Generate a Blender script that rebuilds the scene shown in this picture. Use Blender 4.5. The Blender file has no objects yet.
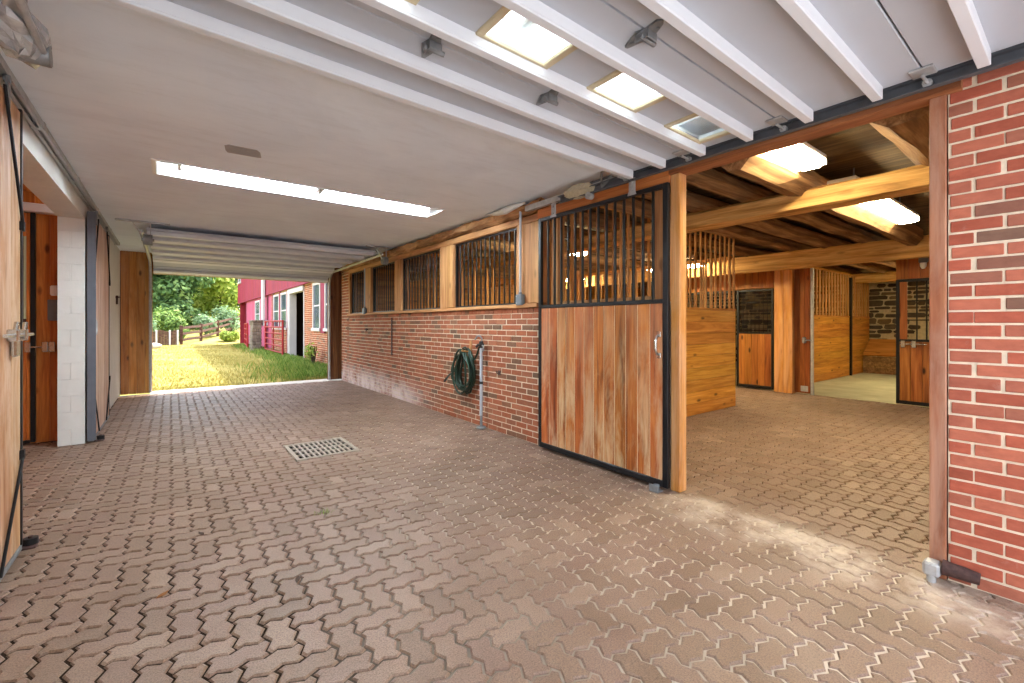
import bpy, math, random
from mathutils import Vector, Matrix, Euler
C = bpy.context.scene
COL = C.collection
PI = math.pi

# ------------------------------------------------------------------ camera
F_PX, HORIZON, EYE = 447.0, 324.0, 1.40
YAW = math.atan2(512 - 171, F_PX)
cam_data = bpy.data.cameras.new('camera')
cam_data.sensor_fit = 'HORIZONTAL'
cam_data.sensor_width = 36.0
cam_data.lens = F_PX / 1024 * 36
cam_data.shift_y = -(341.5 - HORIZON) / 1024
cam_data.clip_end = 300
cam_data.clip_start = 0.02
cam = bpy.data.objects.new('camera', cam_data)
cam.location = (0, 0, EYE)
cam.rotation_euler = (PI / 2, 0, -YAW)
COL.objects.link(cam)
C.camera = cam

# ------------------------------------------------------------------ sky, sun, exposure
world = bpy.data.worlds.new('sky')
C.world = world
world.use_nodes = True
wn = world.node_tree
wn.nodes.clear()
sky = wn.nodes.new('ShaderNodeTexSky')
sky.sky_type = 'NISHITA'
sky.sun_disc = False
sky.sun_elevation = math.radians(62)
sky.sun_rotation = math.radians(80)
sky.air_density = 1.0
sky.dust_density = 2.5
hsv = wn.nodes.new('ShaderNodeHueSaturation')
hsv.inputs['Saturation'].default_value = 0.35
bg = wn.nodes.new('ShaderNodeBackground')
bg.inputs['Strength'].default_value = 1.15
wo = wn.nodes.new('ShaderNodeOutputWorld')
wn.links.new(sky.outputs[0], hsv.inputs['Color'])
wn.links.new(hsv.outputs[0], bg.inputs['Color'])
wn.links.new(bg.outputs[0], wo.inputs['Surface'])

sun_data = bpy.data.lights.new('sun', 'SUN')
sun_data.energy = 8.8
sun_data.angle = math.radians(1.2)
sun_data.color = (1.0, 0.95, 0.84)
sun = bpy.data.objects.new('sun', sun_data)
sun.rotation_euler = Vector((-0.36, -0.27, -0.90)).to_track_quat('-Z', 'Y').to_euler()
sun.location = (6, 20, 15)
COL.objects.link(sun)

AISLE_TUBE = 185.0
STABLE_TUBE = 58.0
C.view_settings.view_transform = 'Standard'
C.view_settings.look = 'None'
C.view_settings.gamma = 1.0
C.view_settings.use_curve_mapping = False
C.view_settings.exposure = 0.3
C.cycles.max_bounces = 10
C.cycles.diffuse_bounces = 6
C.cycles.sample_clamp_indirect = 6.0

# ------------------------------------------------------------------ materials
def srgb(r, g, b):
    def f(v):
        v /= 255.0
        return v / 12.92 if v <= 0.04045 else ((v + 0.055) / 1.055) ** 2.4
    return (f(r), f(g), f(b), 1.0)

def od(r, g, b):
    c = srgb(r, g, b)
    return (c[0] * .62, c[1] * .62, c[2] * .62, 1.0)

class Mat:
    def __init__(self, name, rough=0.6, metal=0.0, spec=0.3):
        self.m = bpy.data.materials.new(name)
        self.m.use_nodes = True
        self.t = self.m.node_tree
        self.b = self.t.nodes['Principled BSDF']
        self.b.inputs['Roughness'].default_value = rough
        self.b.inputs['Metallic'].default_value = metal
        self.b.inputs['Specular IOR Level'].default_value = spec
    def n(self, kind, **kw):
        x = self.t.nodes.new(kind)
        for k, v in kw.items():
            setattr(x, k, v)
        return x
    def l(self, a, b):
        self.t.links.new(a, b)
    def coords(self, island=0.0):
        tc = self.n('ShaderNodeTexCoord')
        if not island:
            return tc.outputs['Object']
        g = self.n('ShaderNodeNewGeometry')
        mu = self.n('ShaderNodeVectorMath', operation='SCALE')
        mu.inputs[0].default_value = (island, island * 1.7, island * 2.3)
        self.l(g.outputs['Random Per Island'], mu.inputs['Scale'])
        ad = self.n('ShaderNodeVectorMath', operation='ADD')
        self.l(tc.outputs['Object'], ad.inputs[0])
        self.l(mu.outputs[0], ad.inputs[1])
        return ad.outputs[0]
    def mapping(self, vec, scale):
        mp = self.n('ShaderNodeMapping')
        mp.inputs['Scale'].default_value = scale
        self.l(vec, mp.inputs['Vector'])
        return mp.outputs[0]
    def noise(self, vec, scale, detail=3.0, rough=0.55, dist=0.0):
        x = self.n('ShaderNodeTexNoise')
        x.inputs['Scale'].default_value = scale
        x.inputs['Detail'].default_value = detail
        x.inputs['Roughness'].default_value = rough
        x.inputs['Distortion'].default_value = dist
        self.l(vec, x.inputs['Vector'])
        return x.outputs['Fac']
    def ramp(self, fac, stops, interp='LINEAR'):
        x = self.n('ShaderNodeValToRGB')
        x.color_ramp.interpolation = interp
        el = x.color_ramp.elements
        while len(el) < len(stops):
            el.new(0.5)
        for e, (p, c) in zip(el, stops):
            e.position = p
            e.color = c
        self.l(fac, x.inputs['Fac'])
        return x.outputs['Color']
    def mix(self, a, b, fac, blend='MIX'):
        x = self.n('ShaderNodeMix', data_type='RGBA', blend_type=blend)
        for s, v in ((x.inputs[0], fac), (x.inputs[6], a), (x.inputs[7], b)):
            if hasattr(v, 'is_linked'):
                self.l(v, s)
            else:
                s.default_value = v
        return x.outputs[2]
    def island_value(self, col, lo, hi, hue=0.0):
        g = self.n('ShaderNodeNewGeometry')
        mr = self.n('ShaderNodeMapRange')
        mr.inputs['To Min'].default_value = lo
        mr.inputs['To Max'].default_value = hi
        self.l(g.outputs['Random Per Island'], mr.inputs['Value'])
        h = self.n('ShaderNodeHueSaturation')
        self.l(mr.outputs[0], h.inputs['Value'])
        if hue:
            m2 = self.n('ShaderNodeMath', operation='MULTIPLY_ADD')
            fr = self.n('ShaderNodeMath', operation='FRACT')
            m3 = self.n('ShaderNodeMath', operation='MULTIPLY')
            m3.inputs[1].default_value = 7.31
            self.l(g.outputs['Random Per Island'], m3.inputs[0])
            self.l(m3.outputs[0], fr.inputs[0])
            self.l(fr.outputs[0], m2.inputs[0])
            m2.inputs[1].default_value = hue
            m2.inputs[2].default_value = 0.5 - hue / 2
            self.l(m2.outputs[0], h.inputs['Hue'])
        self.l(col, h.inputs['Color'])
        return h.outputs[0]
    def color(self, c):
        if hasattr(c, 'is_linked'):
            self.l(c, self.b.inputs['Base Color'])
        else:
            self.b.inputs['Base Color'].default_value = c
    def bump(self, h, strength=0.3, dist=0.01):
        x = self.n('ShaderNodeBump')
        x.inputs['Strength'].default_value = strength
        x.inputs['Distance'].default_value = dist
        self.l(h, x.inputs['Height'])
        self.l(x.outputs[0], self.b.inputs['Normal'])

BLACK = (0, 0, 0, 1)
WHITE = (1, 1, 1, 1)

def plain(name, col, rough=0.5, metal=0.0, var=0.12, scale=9.0, bump=0.0, spec=0.3):
    M = Mat(name, rough, metal, spec)
    v = M.coords()
    f = M.noise(v, scale, 4)
    d = tuple(max(0, c * (1 - var)) for c in col[:3]) + (1,)
    u = tuple(min(1, c * (1 + var)) for c in col[:3]) + (1,)
    M.color(M.ramp(f, [(0.3, d), (0.7, u)]))
    if bump:
        M.bump(M.noise(v, scale * 6, 3), bump, 0.01)
    return M.m

def wood(name, dark, mid, light, axis='z', rough=0.55, knots=0.0, lo=0.8, hi=1.15, wear=None, wear_amt=0.5, grain=1.0, island=5.0, hue=0.02, foot=None):
    M = Mat(name, rough, 0.0, 0.25)
    v = M.coords(island)
    a, b = 13.0 * grain, 0.9 * grain
    s1 = {'x': (b, a, a), 'y': (a, b, a), 'z': (a, a, b)}[axis]
    a2, b2 = 75.0 * grain, 2.5 * grain
    s2 = {'x': (b2, a2, a2), 'y': (a2, b2, a2), 'z': (a2, a2, b2)}[axis]
    f1 = M.noise(M.mapping(v, s1), 1.0, 4, 0.6, 0.9)
    f2 = M.noise(M.mapping(v, s2), 1.0, 2, 0.6, 0.2)
    col = M.ramp(f1, [(0.28, dark), (0.5, mid), (0.72, light)])
    fine = M.ramp(f2, [(0.3, (0.62, 0.58, 0.55, 1)), (0.6, WHITE)])
    col = M.mix(col, fine, 0.55, 'MULTIPLY')
    if knots:
        vo = M.n('ShaderNodeTexVoronoi')
        vo.inputs['Scale'].default_value = 1.0
        k = 5.5
        ks = {'x': (2.2, k, k), 'y': (k, 2.2, k), 'z': (k, k, 2.2)}[axis]
        M.l(M.mapping(v, ks), vo.inputs['Vector'])
        kf = M.ramp(vo.outputs['Distance'], [(0.07, WHITE), (0.17, BLACK)])
        kd = tuple(c * 0.28 for c in dark[:3]) + (1,)
        km = M.mix(BLACK, kf, knots)
        col = M.mix(col, kd, km)
    if wear:
        wf = M.noise(M.mapping(v, {'x': (1.2, 5, 5), 'y': (5, 1.2, 5), 'z': (5, 5, 1.2)}[axis]), 1.0, 6, 0.7, 0.5)
        wf = M.ramp(wf, [(0.42, BLACK), (0.62, WHITE)])
        wf = M.mix(BLACK, wf, wear_amt)
        if foot:
            tc = M.n('ShaderNodeTexCoord'); sx = M.n('ShaderNodeSeparateXYZ'); M.l(tc.outputs['Object'], sx.inputs[0])
            fr = M.n('ShaderNodeMapRange'); fr.inputs['From Min'].default_value = foot[0]; fr.inputs['From Max'].default_value = foot[1]
            fr.inputs['To Min'].default_value = 0.25
            M.l(sx.outputs['Z'], fr.inputs['Value'])
            wf = M.mix(BLACK, wf, fr.outputs[0])
        col = M.mix(col, wear, wf)
    col = M.island_value(col, lo, hi, hue)
    M.color(col)
    M.bump(f2, 0.25, 0.004)
    return M.m

def emissive(name, col, strength):
    M = Mat(name, 0.4)
    M.color((0.8, 0.8, 0.8, 1))
    M.b.inputs['Emission Color'].default_value = col
    M.b.inputs['Emission Strength'].default_value = strength
    return M.m

# floor pavers
def paver_mat():
    M = Mat('paver_concrete', 0.46, 0, 0.45)
    tc = M.coords()
    g = M.n('ShaderNodeNewGeometry')
    base = M.ramp(g.outputs['Random Per Island'], [(0.0, srgb(126, 104, 87)), (0.35, srgb(142, 119, 102)), (0.7, srgb(135, 111, 97)), (1.0, srgb(154, 132, 115))])
    big = M.ramp(M.noise(tc, 0.45, 4, 0.6), [(0.35, (0.86, 0.82, 0.77, 1)), (0.65, (1.12, 1.06, 1.04, 1))])
    base = M.mix(base, big, 0.8, 'MULTIPLY')
    sp = M.ramp(M.noise(tc, 150, 3, 0.75), [(0.32, (0.5, 0.48, 0.46, 1)), (0.5, (1, 1, 1, 1)), (0.7, (1.35, 1.32, 1.3, 1))])
    base = M.mix(base, sp, 0.9, 'MULTIPLY')
    st = M.ramp(M.noise(tc, 2.6, 5, 0.65), [(0.4, (0.8, 0.74, 0.68, 1)), (0.58, WHITE)])
    base = M.mix(base, st, 0.55, 'MULTIPLY')
    # pale mineral dust trodden in along the stable threshold (a stain on the pavers there)
    sx = M.n('ShaderNodeSeparateXYZ')
    M.l(tc, sx.inputs[0])
    def band(out, lo0, lo1, hi1, hi0):
        r = M.n('ShaderNodeMapRange', interpolation_type='SMOOTHSTEP')
        r.inputs['From Min'].default_value, r.inputs['From Max'].default_value = lo0, lo1
        M.l(out, r.inputs['Value'])
        q = M.n('ShaderNodeMapRange', interpolation_type='SMOOTHSTEP')
        q.inputs['From Min'].default_value, q.inputs['From Max'].default_value = hi0, hi1
        M.l(out, q.inputs['Value'])
        mm = M.n('ShaderNodeMath', operation='MULTIPLY')
        M.l(r.outputs[0], mm.inputs[0]); M.l(q.outputs[0], mm.inputs[1])
        return mm.outputs[0]
    mk0 = band(sx.outputs['X'], 2.75, 3.15, 3.3, 3.5)
    mk1 = band(sx.outputs['Y'], -2, -1, 1.7, 2.5)
    mkm = M.n('ShaderNodeMath', operation='MULTIPLY')
    M.l(mk0, mkm.inputs[0]); M.l(mk1, mkm.inputs[1])
    mk = mkm.outputs[0]
    nz = M.ramp(M.noise(tc, 3.5, 6, 0.7), [(0.4, BLACK), (0.62, WHITE)])
    mm = M.mix(BLACK, nz, mk)
    base = M.mix(base, srgb(196, 178, 160), mm)
    M.color(base)
    M.bump(M.noise(tc, 150, 3, 0.75), 0.5, 0.005)
    return M.m

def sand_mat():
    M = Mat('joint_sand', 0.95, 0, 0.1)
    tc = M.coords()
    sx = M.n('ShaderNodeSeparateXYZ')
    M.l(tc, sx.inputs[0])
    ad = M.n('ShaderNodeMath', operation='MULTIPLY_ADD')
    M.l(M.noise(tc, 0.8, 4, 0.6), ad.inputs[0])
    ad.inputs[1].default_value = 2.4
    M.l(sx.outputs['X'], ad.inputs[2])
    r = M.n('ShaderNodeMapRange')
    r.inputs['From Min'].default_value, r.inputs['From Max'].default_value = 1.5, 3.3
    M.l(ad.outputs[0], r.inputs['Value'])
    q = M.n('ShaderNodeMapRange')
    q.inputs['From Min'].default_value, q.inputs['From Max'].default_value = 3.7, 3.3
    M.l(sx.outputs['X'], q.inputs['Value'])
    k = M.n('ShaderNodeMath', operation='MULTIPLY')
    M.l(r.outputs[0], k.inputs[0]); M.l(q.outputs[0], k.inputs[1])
    dk = M.mix(srgb(84, 64, 44), srgb(44, 32, 23), q.outputs[0])  # brown sand, darkened in the aisle to paint the shade of deep joints
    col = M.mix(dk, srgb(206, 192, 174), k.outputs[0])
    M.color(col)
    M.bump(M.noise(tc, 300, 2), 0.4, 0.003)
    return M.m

def brick_mat(name, stops, lo=0.85, hi=1.12, salt=False):
    M = Mat(name, 0.8, 0, 0.2)
    v = M.coords(9.0)
    g = M.n('ShaderNodeNewGeometry')
    base = M.ramp(g.outputs['Random Per Island'], stops)
    st = M.ramp(M.noise(M.mapping(v, (14, 14, 30)), 1.0, 5, 0.65), [(0.3, (0.72, 0.66, 0.66, 1)), (0.6, WHITE), (0.8, (1.25, 1.2, 1.15, 1))])
    base = M.mix(base, st, 0.7, 'MULTIPLY')
    wh = M.ramp(M.noise(v, 11, 6, 0.75), [(0.62, BLACK), (0.85, (0.35, 0.35, 0.35, 1))])
    base = M.mix(base, srgb(205, 180, 168), wh)
    if salt:                                          # salt bloom low on the far brick
        tc = M.n('ShaderNodeTexCoord'); sx = M.n('ShaderNodeSeparateXYZ'); M.l(tc.outputs['Object'], sx.inputs[0])
        def rng_(out, a, b):
            r = M.n('ShaderNodeMapRange', interpolation_type='SMOOTHSTEP')
            r.inputs['From Min'].default_value, r.inputs['From Max'].default_value = a, b
            M.l(out, r.inputs['Value']); return r.outputs[0]
        k = M.n('ShaderNodeMath', operation='MULTIPLY'); M.l(rng_(sx.outputs['Z'], .55, .1), k.inputs[0]); M.l(rng_(sx.outputs['Y'], 6.2, 8.0), k.inputs[1])
        nz = M.ramp(M.noise(tc.outputs['Object'], 2.2, 6, 0.7), [(0.36, BLACK), (0.58, WHITE)])
        base = M.mix(base, srgb(224, 206, 202), M.mix(BLACK, nz, k.outputs[0]))
    M.color(base)
    M.bump(M.noise(v, 120, 4, 0.7), 0.45, 0.005)
    return M.m

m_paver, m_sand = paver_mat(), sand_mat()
m_brick = brick_mat('red_brick', [(0, srgb(150, 86, 58)), (0.3, srgb(164, 96, 66)), (0.55, srgb(142, 90, 66)), (0.72, srgb(172, 106, 76)), (0.86, srgb(126, 88, 66)), (1, srgb(108, 82, 64))], salt=True)
m_brick2 = brick_mat('red_brick_front', [(0, srgb(156, 82, 62)), (0.3, srgb(176, 92, 70)), (0.6, srgb(164, 96, 76)), (0.9, srgb(184, 106, 82)), (0.96, srgb(134, 90, 74)), (1, srgb(122, 94, 78))])
m_mortar = plain('lime_mortar', srgb(218, 200, 176), 0.95, 0, 0.10, 22, 0.5, 0.1)
m_ceiling = None
def ceiling_mat():
    M = Mat('ceiling_plaster', 0.85, 0, 0.15)
    v = M.coords()
    a = M.ramp(M.noise(v, 0.9, 5, 0.6, 0.6), [(0.3, srgb(222, 230, 240)), (0.65, srgb(236, 244, 252))])
    b = M.ramp(M.noise(M.mapping(v, (2.0, 9.0, 4)), 1.0, 6, 0.75, 0.4), [(0.3, (0.84, 0.83, 0.82, 1)), (0.5, WHITE)])
    M.color(M.mix(a, b, 0.45, 'MULTIPLY'))
    M.bump(M.noise(v, 25, 5, 0.7), 0.15, 0.006)
    return M.m
m_ceiling = ceiling_mat()
m_white_block = plain('white_painted_block', srgb(214, 214, 208), 0.75, 0, 0.05, 4, 0.2)
m_white_metal = plain('white_painted_steel', srgb(226, 227, 228), 0.42, 0, 0.03, 6)
m_panel = plain('white_door_panel', srgb(184, 188, 195), 0.5, 0, 0.03, 3)
m_rib = plain('white_strut_steel', srgb(220, 222, 226), 0.4, 0, 0.02, 6)
m_beige = plain('beige_window_plastic', srgb(196, 182, 150), 0.5, 0, 0.08, 12)
m_galv = plain('galvanized_steel', srgb(176, 176, 176), 0.42, 0.35, 0.18, 18)
m_galv_dark = plain('dull_galvanized_steel', srgb(132, 134, 136), 0.5, 0.35, 0.2, 15)
m_darkgrey = plain('dark_grey_steel', srgb(92, 94, 99), 0.5, 0.3, 0.15, 8)
m_greysteel = plain('grey_painted_channel', srgb(96, 100, 108), 0.5, 0.2, 0.1, 8)
m_black = plain('black_painted_steel', srgb(26, 26, 28), 0.42, 0.2, 0.2, 12)
m_blackbar = plain('black_stall_bar', srgb(30, 29, 28), 0.3, 0.4, 0.2, 12)
m_bronze = plain('brown_steel_bar', srgb(120, 92, 58), 0.4, 0.3, 0.2, 10)
m_chrome = plain('bright_latch_metal', srgb(196, 194, 188), 0.25, 0.9, 0.1, 20)
m_rust = plain('rusty_iron', srgb(84, 62, 58), 0.8, 0.3, 0.35, 30, 0.4)
m_pvc = plain('grey_pvc', srgb(176, 182, 190), 0.4, 0, 0.06, 8)
m_greybox = plain('grey_box_enamel', srgb(112, 120, 126), 0.5, 0.1, 0.06, 8)
m_whitebox = plain('white_box_plastic', srgb(228, 228, 226), 0.4, 0, 0.03, 8)
m_hose = plain('dark_green_rubber', srgb(26, 46, 34), 0.4, 0, 0.4, 25)
m_rubber = plain('black_rubber', srgb(22, 20, 20), 0.6, 0, 0.2, 20)
m_sleeve = plain('crumpled_tan_sleeve', srgb(188, 176, 150), 0.4, 0.1, 0.15, 30, 0.4)
m_duct = plain('grey_duct_pipe', srgb(98, 88, 74), 0.5, 0.2, 0.15, 8)
m_concrete = plain('pale_concrete', srgb(186, 180, 150), 0.85, 0, 0.15, 2.5, 0.3)
m_threshold = plain('threshold_concrete', srgb(214, 208, 198), 0.85, 0, 0.08, 3, 0.3)
m_grate = plain('cast_grate', srgb(168, 158, 144), 0.6, 0.3, 0.12, 14, 0.2)
m_pit = plain('drain_pit', srgb(20, 17, 14), 0.9, 0, 0.2, 8)
m_patch = plain('grey_filler', srgb(160, 159, 158), 0.9, 0, 0.06, 20)

m_doorboard = wood('weathered_door_boards', srgb(108, 54, 18), srgb(172, 98, 42), srgb(200, 130, 64), 'z', 0.6, 0.5, 0.86, 1.1, srgb(206, 176, 136), 0.9, 1.0, foot=(1.5, 0.3))
m_groove = plain('pale_board_groove', srgb(226, 204, 170), 0.8)
m_paleboard = wood('sun_bleached_boards', srgb(160, 110, 66), srgb(190, 142, 94), srgb(208, 166, 122), 'z', 0.6, 0.3, 0.92, 1.08, srgb(214, 188, 162), 0.75, 0.8)
m_pinkboard = wood('pinkish_bleached_boards', srgb(176, 132, 106), srgb(206, 168, 144), srgb(222, 192, 170), 'z', 0.6, 0.2, 0.92, 1.08, srgb(228, 206, 194), 0.6, 0.8)
m_pine_z = wood('orange_pine_boards', srgb(150, 80, 28), srgb(196, 116, 48), srgb(220, 146, 70), 'z', 0.5, 0.9, 0.8, 1.15)
m_pine_x = wood('golden_pine_boards', srgb(142, 86, 28), srgb(190, 128, 50), srgb(214, 156, 74), 'x', 0.5, 0.9, 0.85, 1.12)
m_pine_y = wood('golden_pine_lengthwise', srgb(156, 98, 40), srgb(200, 136, 62), srgb(222, 164, 88), 'y', 0.55, 0.7, 0.85, 1.12)
m_post = wood('yellow_timber_post', srgb(172, 112, 46), srgb(208, 148, 72), srgb(226, 174, 100), 'z', 0.55, 0.4, 0.95, 1.05, srgb(226, 190, 158), 0.3)
m_jamb = wood('brown_jamb_timber', srgb(120, 70, 42), srgb(154, 98, 64), srgb(178, 124, 86), 'z', 0.6, 0.3, 0.95, 1.05, srgb(196, 166, 142), 0.35)
m_header = wood('brown_header_timber', srgb(112, 68, 40), srgb(152, 98, 60), srgb(178, 124, 78), 'y', 0.65, 0.4, 0.95, 1.05)
m_orangehdr = wood('orange_header_board', srgb(176, 100, 46), srgb(206, 130, 66), srgb(222, 156, 90), 'y', 0.55, 0.4, 0.95, 1.05)
m_frame_y = wood('tan_window_timber', srgb(156, 106, 62), srgb(192, 142, 88), srgb(212, 168, 114), 'y', 0.65, 0.4, 0.9, 1.08)
m_frame_z = wood('tan_post_timber', srgb(156, 106, 62), srgb(190, 140, 88), srgb(212, 168, 114), 'z', 0.65, 0.6, 0.9, 1.08)
m_rough = wood('rough_hewn_beam', srgb(92, 60, 36), srgb(160, 112, 68), srgb(206, 162, 108), 'y', 0.8, 0.5, 0.95, 1.05, srgb(214, 180, 132), 0.5, 1.2)
m_beam = wood('old_yellow_beam', srgb(132, 94, 46), srgb(198, 152, 84), srgb(226, 186, 116), 'y', 0.7, 0.35, 0.95, 1.05)
m_joist = wood('brown_log_joist', srgb(88, 62, 38), srgb(138, 104, 66), srgb(178, 142, 96), 'x', 0.8, 0.3, 0.85, 1.15)
m_darkknot = wood('dark_knotty_boards', srgb(92, 46, 20), srgb(140, 78, 34), srgb(166, 100, 48), 'z', 0.5, 1.0, 0.85, 1.12)
m_deck = wood('dark_deck_boards', srgb(56, 42, 28), srgb(90, 70, 46), srgb(122, 98, 66), 'y', 0.8, 0.3, 0.75, 1.2)
m_exitboard = wood('knotty_exit_boards', srgb(140, 82, 34), srgb(190, 126, 62), srgb(216, 158, 92), 'z', 0.6, 1.0, 0.85, 1.1, srgb(214, 170, 120), 0.3)
m_exitdark = wood('dark_exit_boards', srgb(80, 46, 26), srgb(122, 78, 46), srgb(150, 102, 62), 'z', 0.65, 0.8, 0.85, 1.1)
m_slat = wood('tan_stall_slat', srgb(150, 104, 52), srgb(196, 146, 82), srgb(220, 172, 104), 'z', 0.5, 0.0, 0.9, 1.1)
m_knotty = wood('red_knotty_boards', srgb(112, 60, 22), srgb(160, 96, 40), srgb(188, 122, 58), 'z', 0.5, 1.0, 0.85, 1.12)

m_tube = emissive('lit_fluorescent_tube', (0.80, 0.925, 1.0, 1), AISLE_TUBE)
m_diff = emissive('lit_diffuser', (1.0, 0.89, 0.58, 1), STABLE_TUBE)
m_diff2 = emissive('lit_diffuser_inner', (1.0, 0.87, 0.50, 1), STABLE_TUBE * 1.9)
m_bulb = emissive('lit_bulb', (1.0, 0.86, 0.55, 1), 14.0)

def glass_mat(name, col, rough, trans_rough=0.0):
    M = Mat(name, rough, 0, 0.5)
    M.color(col)
    M.b.inputs['Transmission Weight'].default_value = 1.0
    M.b.inputs['IOR'].default_value = 1.15
    return M.m
m_pane = glass_mat('frosted_door_glass', (0.95, 0.93, 0.86, 1), 0.25)
m_barnglass = plain('dark_barn_glass', srgb(70, 80, 96), 0.12, 0, 0.2, 3, 0, 0.6)
m_film = plain('grey_crumpled_plastic', srgb(186, 188, 190), 0.22, 0.3, 0.25, 14, 0.3, 0.6)
m_nookglass = plain('pale_green_glass', srgb(196, 204, 166), 0.15, 0, 0.05, 3)

m_redsiding = wood('red_barn_siding', od(134, 28, 56), od(168, 44, 76), od(188, 62, 94), 'z', 0.7, 0, 0.85, 1.12)
m_pinkwall = wood('faded_red_boards', od(190, 72, 112), od(216, 100, 140), od(228, 126, 160), 'z', 0.7, 0, 0.9, 1.08)
m_trimwhite = plain('white_trim_paint', od(226, 224, 226), 0.6, 0, 0.04, 5)
m_redpaint = plain('red_paint_steel', od(178, 34, 44), 0.45, 0.1, 0.1, 10)
m_fencewood = wood('dark_fence_rails', od(70, 50, 42), od(112, 84, 70), od(148, 116, 100), 'x', 0.8, 0, 0.85, 1.15)
m_greywood = wood('grey_weathered_post', od(96, 88, 78), od(146, 134, 120), od(178, 166, 150), 'z', 0.85, 0.3, 0.8, 1.15)
m_bark = plain('tree_bark', od(78, 66, 54), 0.9, 0, 0.3, 14, 0.6)
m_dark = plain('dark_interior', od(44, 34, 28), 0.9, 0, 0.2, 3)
m_roof = plain('barn_roof_metal', od(90, 92, 96), 0.6, 0.2, 0.1, 3)
m_rock = plain('pale_rock', od(206, 200, 188), 0.9, 0, 0.15, 4, 0.5)

def leaf_mat(name, stops, trans=0.35):
    M = Mat(name, 0.6, 0, 0.25)
    g = M.n('ShaderNodeNewGeometry')
    c = M.ramp(g.outputs['Random Per Island'], stops)
    M.color(c)
    tr = M.n('ShaderNodeBsdfTranslucent')
    M.l(c, tr.inputs['Color'])
    mx = M.n('ShaderNodeMixShader')
    mx.inputs[0].default_value = trans
    M.l(M.b.outputs[0], mx.inputs[1])
    M.l(tr.outputs[0], mx.inputs[2])
    out = M.t.nodes['Material Output']
    M.l(mx.outputs[0], out.inputs['Surface'])
    return M.m
m_leaf = [leaf_mat('leaves_mid_green', [(0, od(84, 118, 58)), (0.5, od(128, 166, 80)), (1, od(176, 204, 108))]),
          leaf_mat('leaves_deep_green', [(0, od(70, 104, 62)), (0.5, od(104, 144, 80)), (1, od(150, 182, 106))]),
          leaf_mat('leaves_bright_green', [(0, od(120, 154, 56)), (0.5, od(176, 204, 84)), (1, od(216, 230, 120))]),
          leaf_mat('leaves_blue_green', [(0, od(108, 144, 104)), (0.5, od(146, 182, 134)), (1, od(190, 216, 164))])]
m_grass = leaf_mat('dry_yellow_grass', [(0, od(164, 154, 74)), (0.4, od(200, 184, 100)), (0.8, od(220, 204, 126)), (1, od(146, 160, 72))], 0.3)
m_lush = leaf_mat('lush_green_grass', [(0, od(96, 134, 52)), (0.5, od(134, 172, 74)), (1, od(184, 200, 106))], 0.3)

def ground_mat():
    M = Mat('lawn_soil', 0.95, 0, 0.1)
    v = M.coords()
    c = M.ramp(M.noise(v, 0.7, 6, 0.65), [(0.3, od(164, 158, 82)), (0.5, od(200, 186, 106)), (0.7, od(214, 198, 124))])
    c2 = M.ramp(M.noise(v, 9, 5, 0.7), [(0.35, (0.75, 0.8, 0.65, 1)), (0.6, WHITE)])
    M.color(M.mix(c, c2, 0.6, 'MULTIPLY'))
    M.bump(M.noise(v, 30, 4, 0.7), 0.6, 0.03)
    return M.m
m_ground = ground_mat()
m_bounce_drive = plain('pale_bounce_drive', srgb(176, 178, 182), 0.9, 0, 0.15, 6, 0.5)  # unseen drive behind the camera, made pale to bounce daylight indoors

def stone_mat():
    M = Mat('field_stone', 0.85, 0, 0.2)
    v = M.coords(7.0)
    g = M.n('ShaderNodeNewGeometry')
    b = M.ramp(g.outputs['Random Per Island'], [(0, srgb(60, 52, 44)), (0.4, srgb(90, 78, 62)), (0.7, srgb(76, 70, 64)), (1, srgb(118, 98, 72))])
    s = M.ramp(M.noise(v, 9, 5, 0.7), [(0.3, (0.65, 0.62, 0.6, 1)), (0.65, (1.15, 1.12, 1.1, 1))])
    M.color(M.mix(b, s, 0.8, 'MULTIPLY'))
    M.bump(M.noise(v, 25, 5, 0.7), 0.6, 0.02)
    return M.m
m_stone = stone_mat()
m_stonemortar = plain('stone_wall_mortar', srgb(196, 180, 144), 0.95, 0, 0.15, 12, 0.5, 0.1)

# ------------------------------------------------------------------ mesh helpers
ORIGIN = {}

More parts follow.
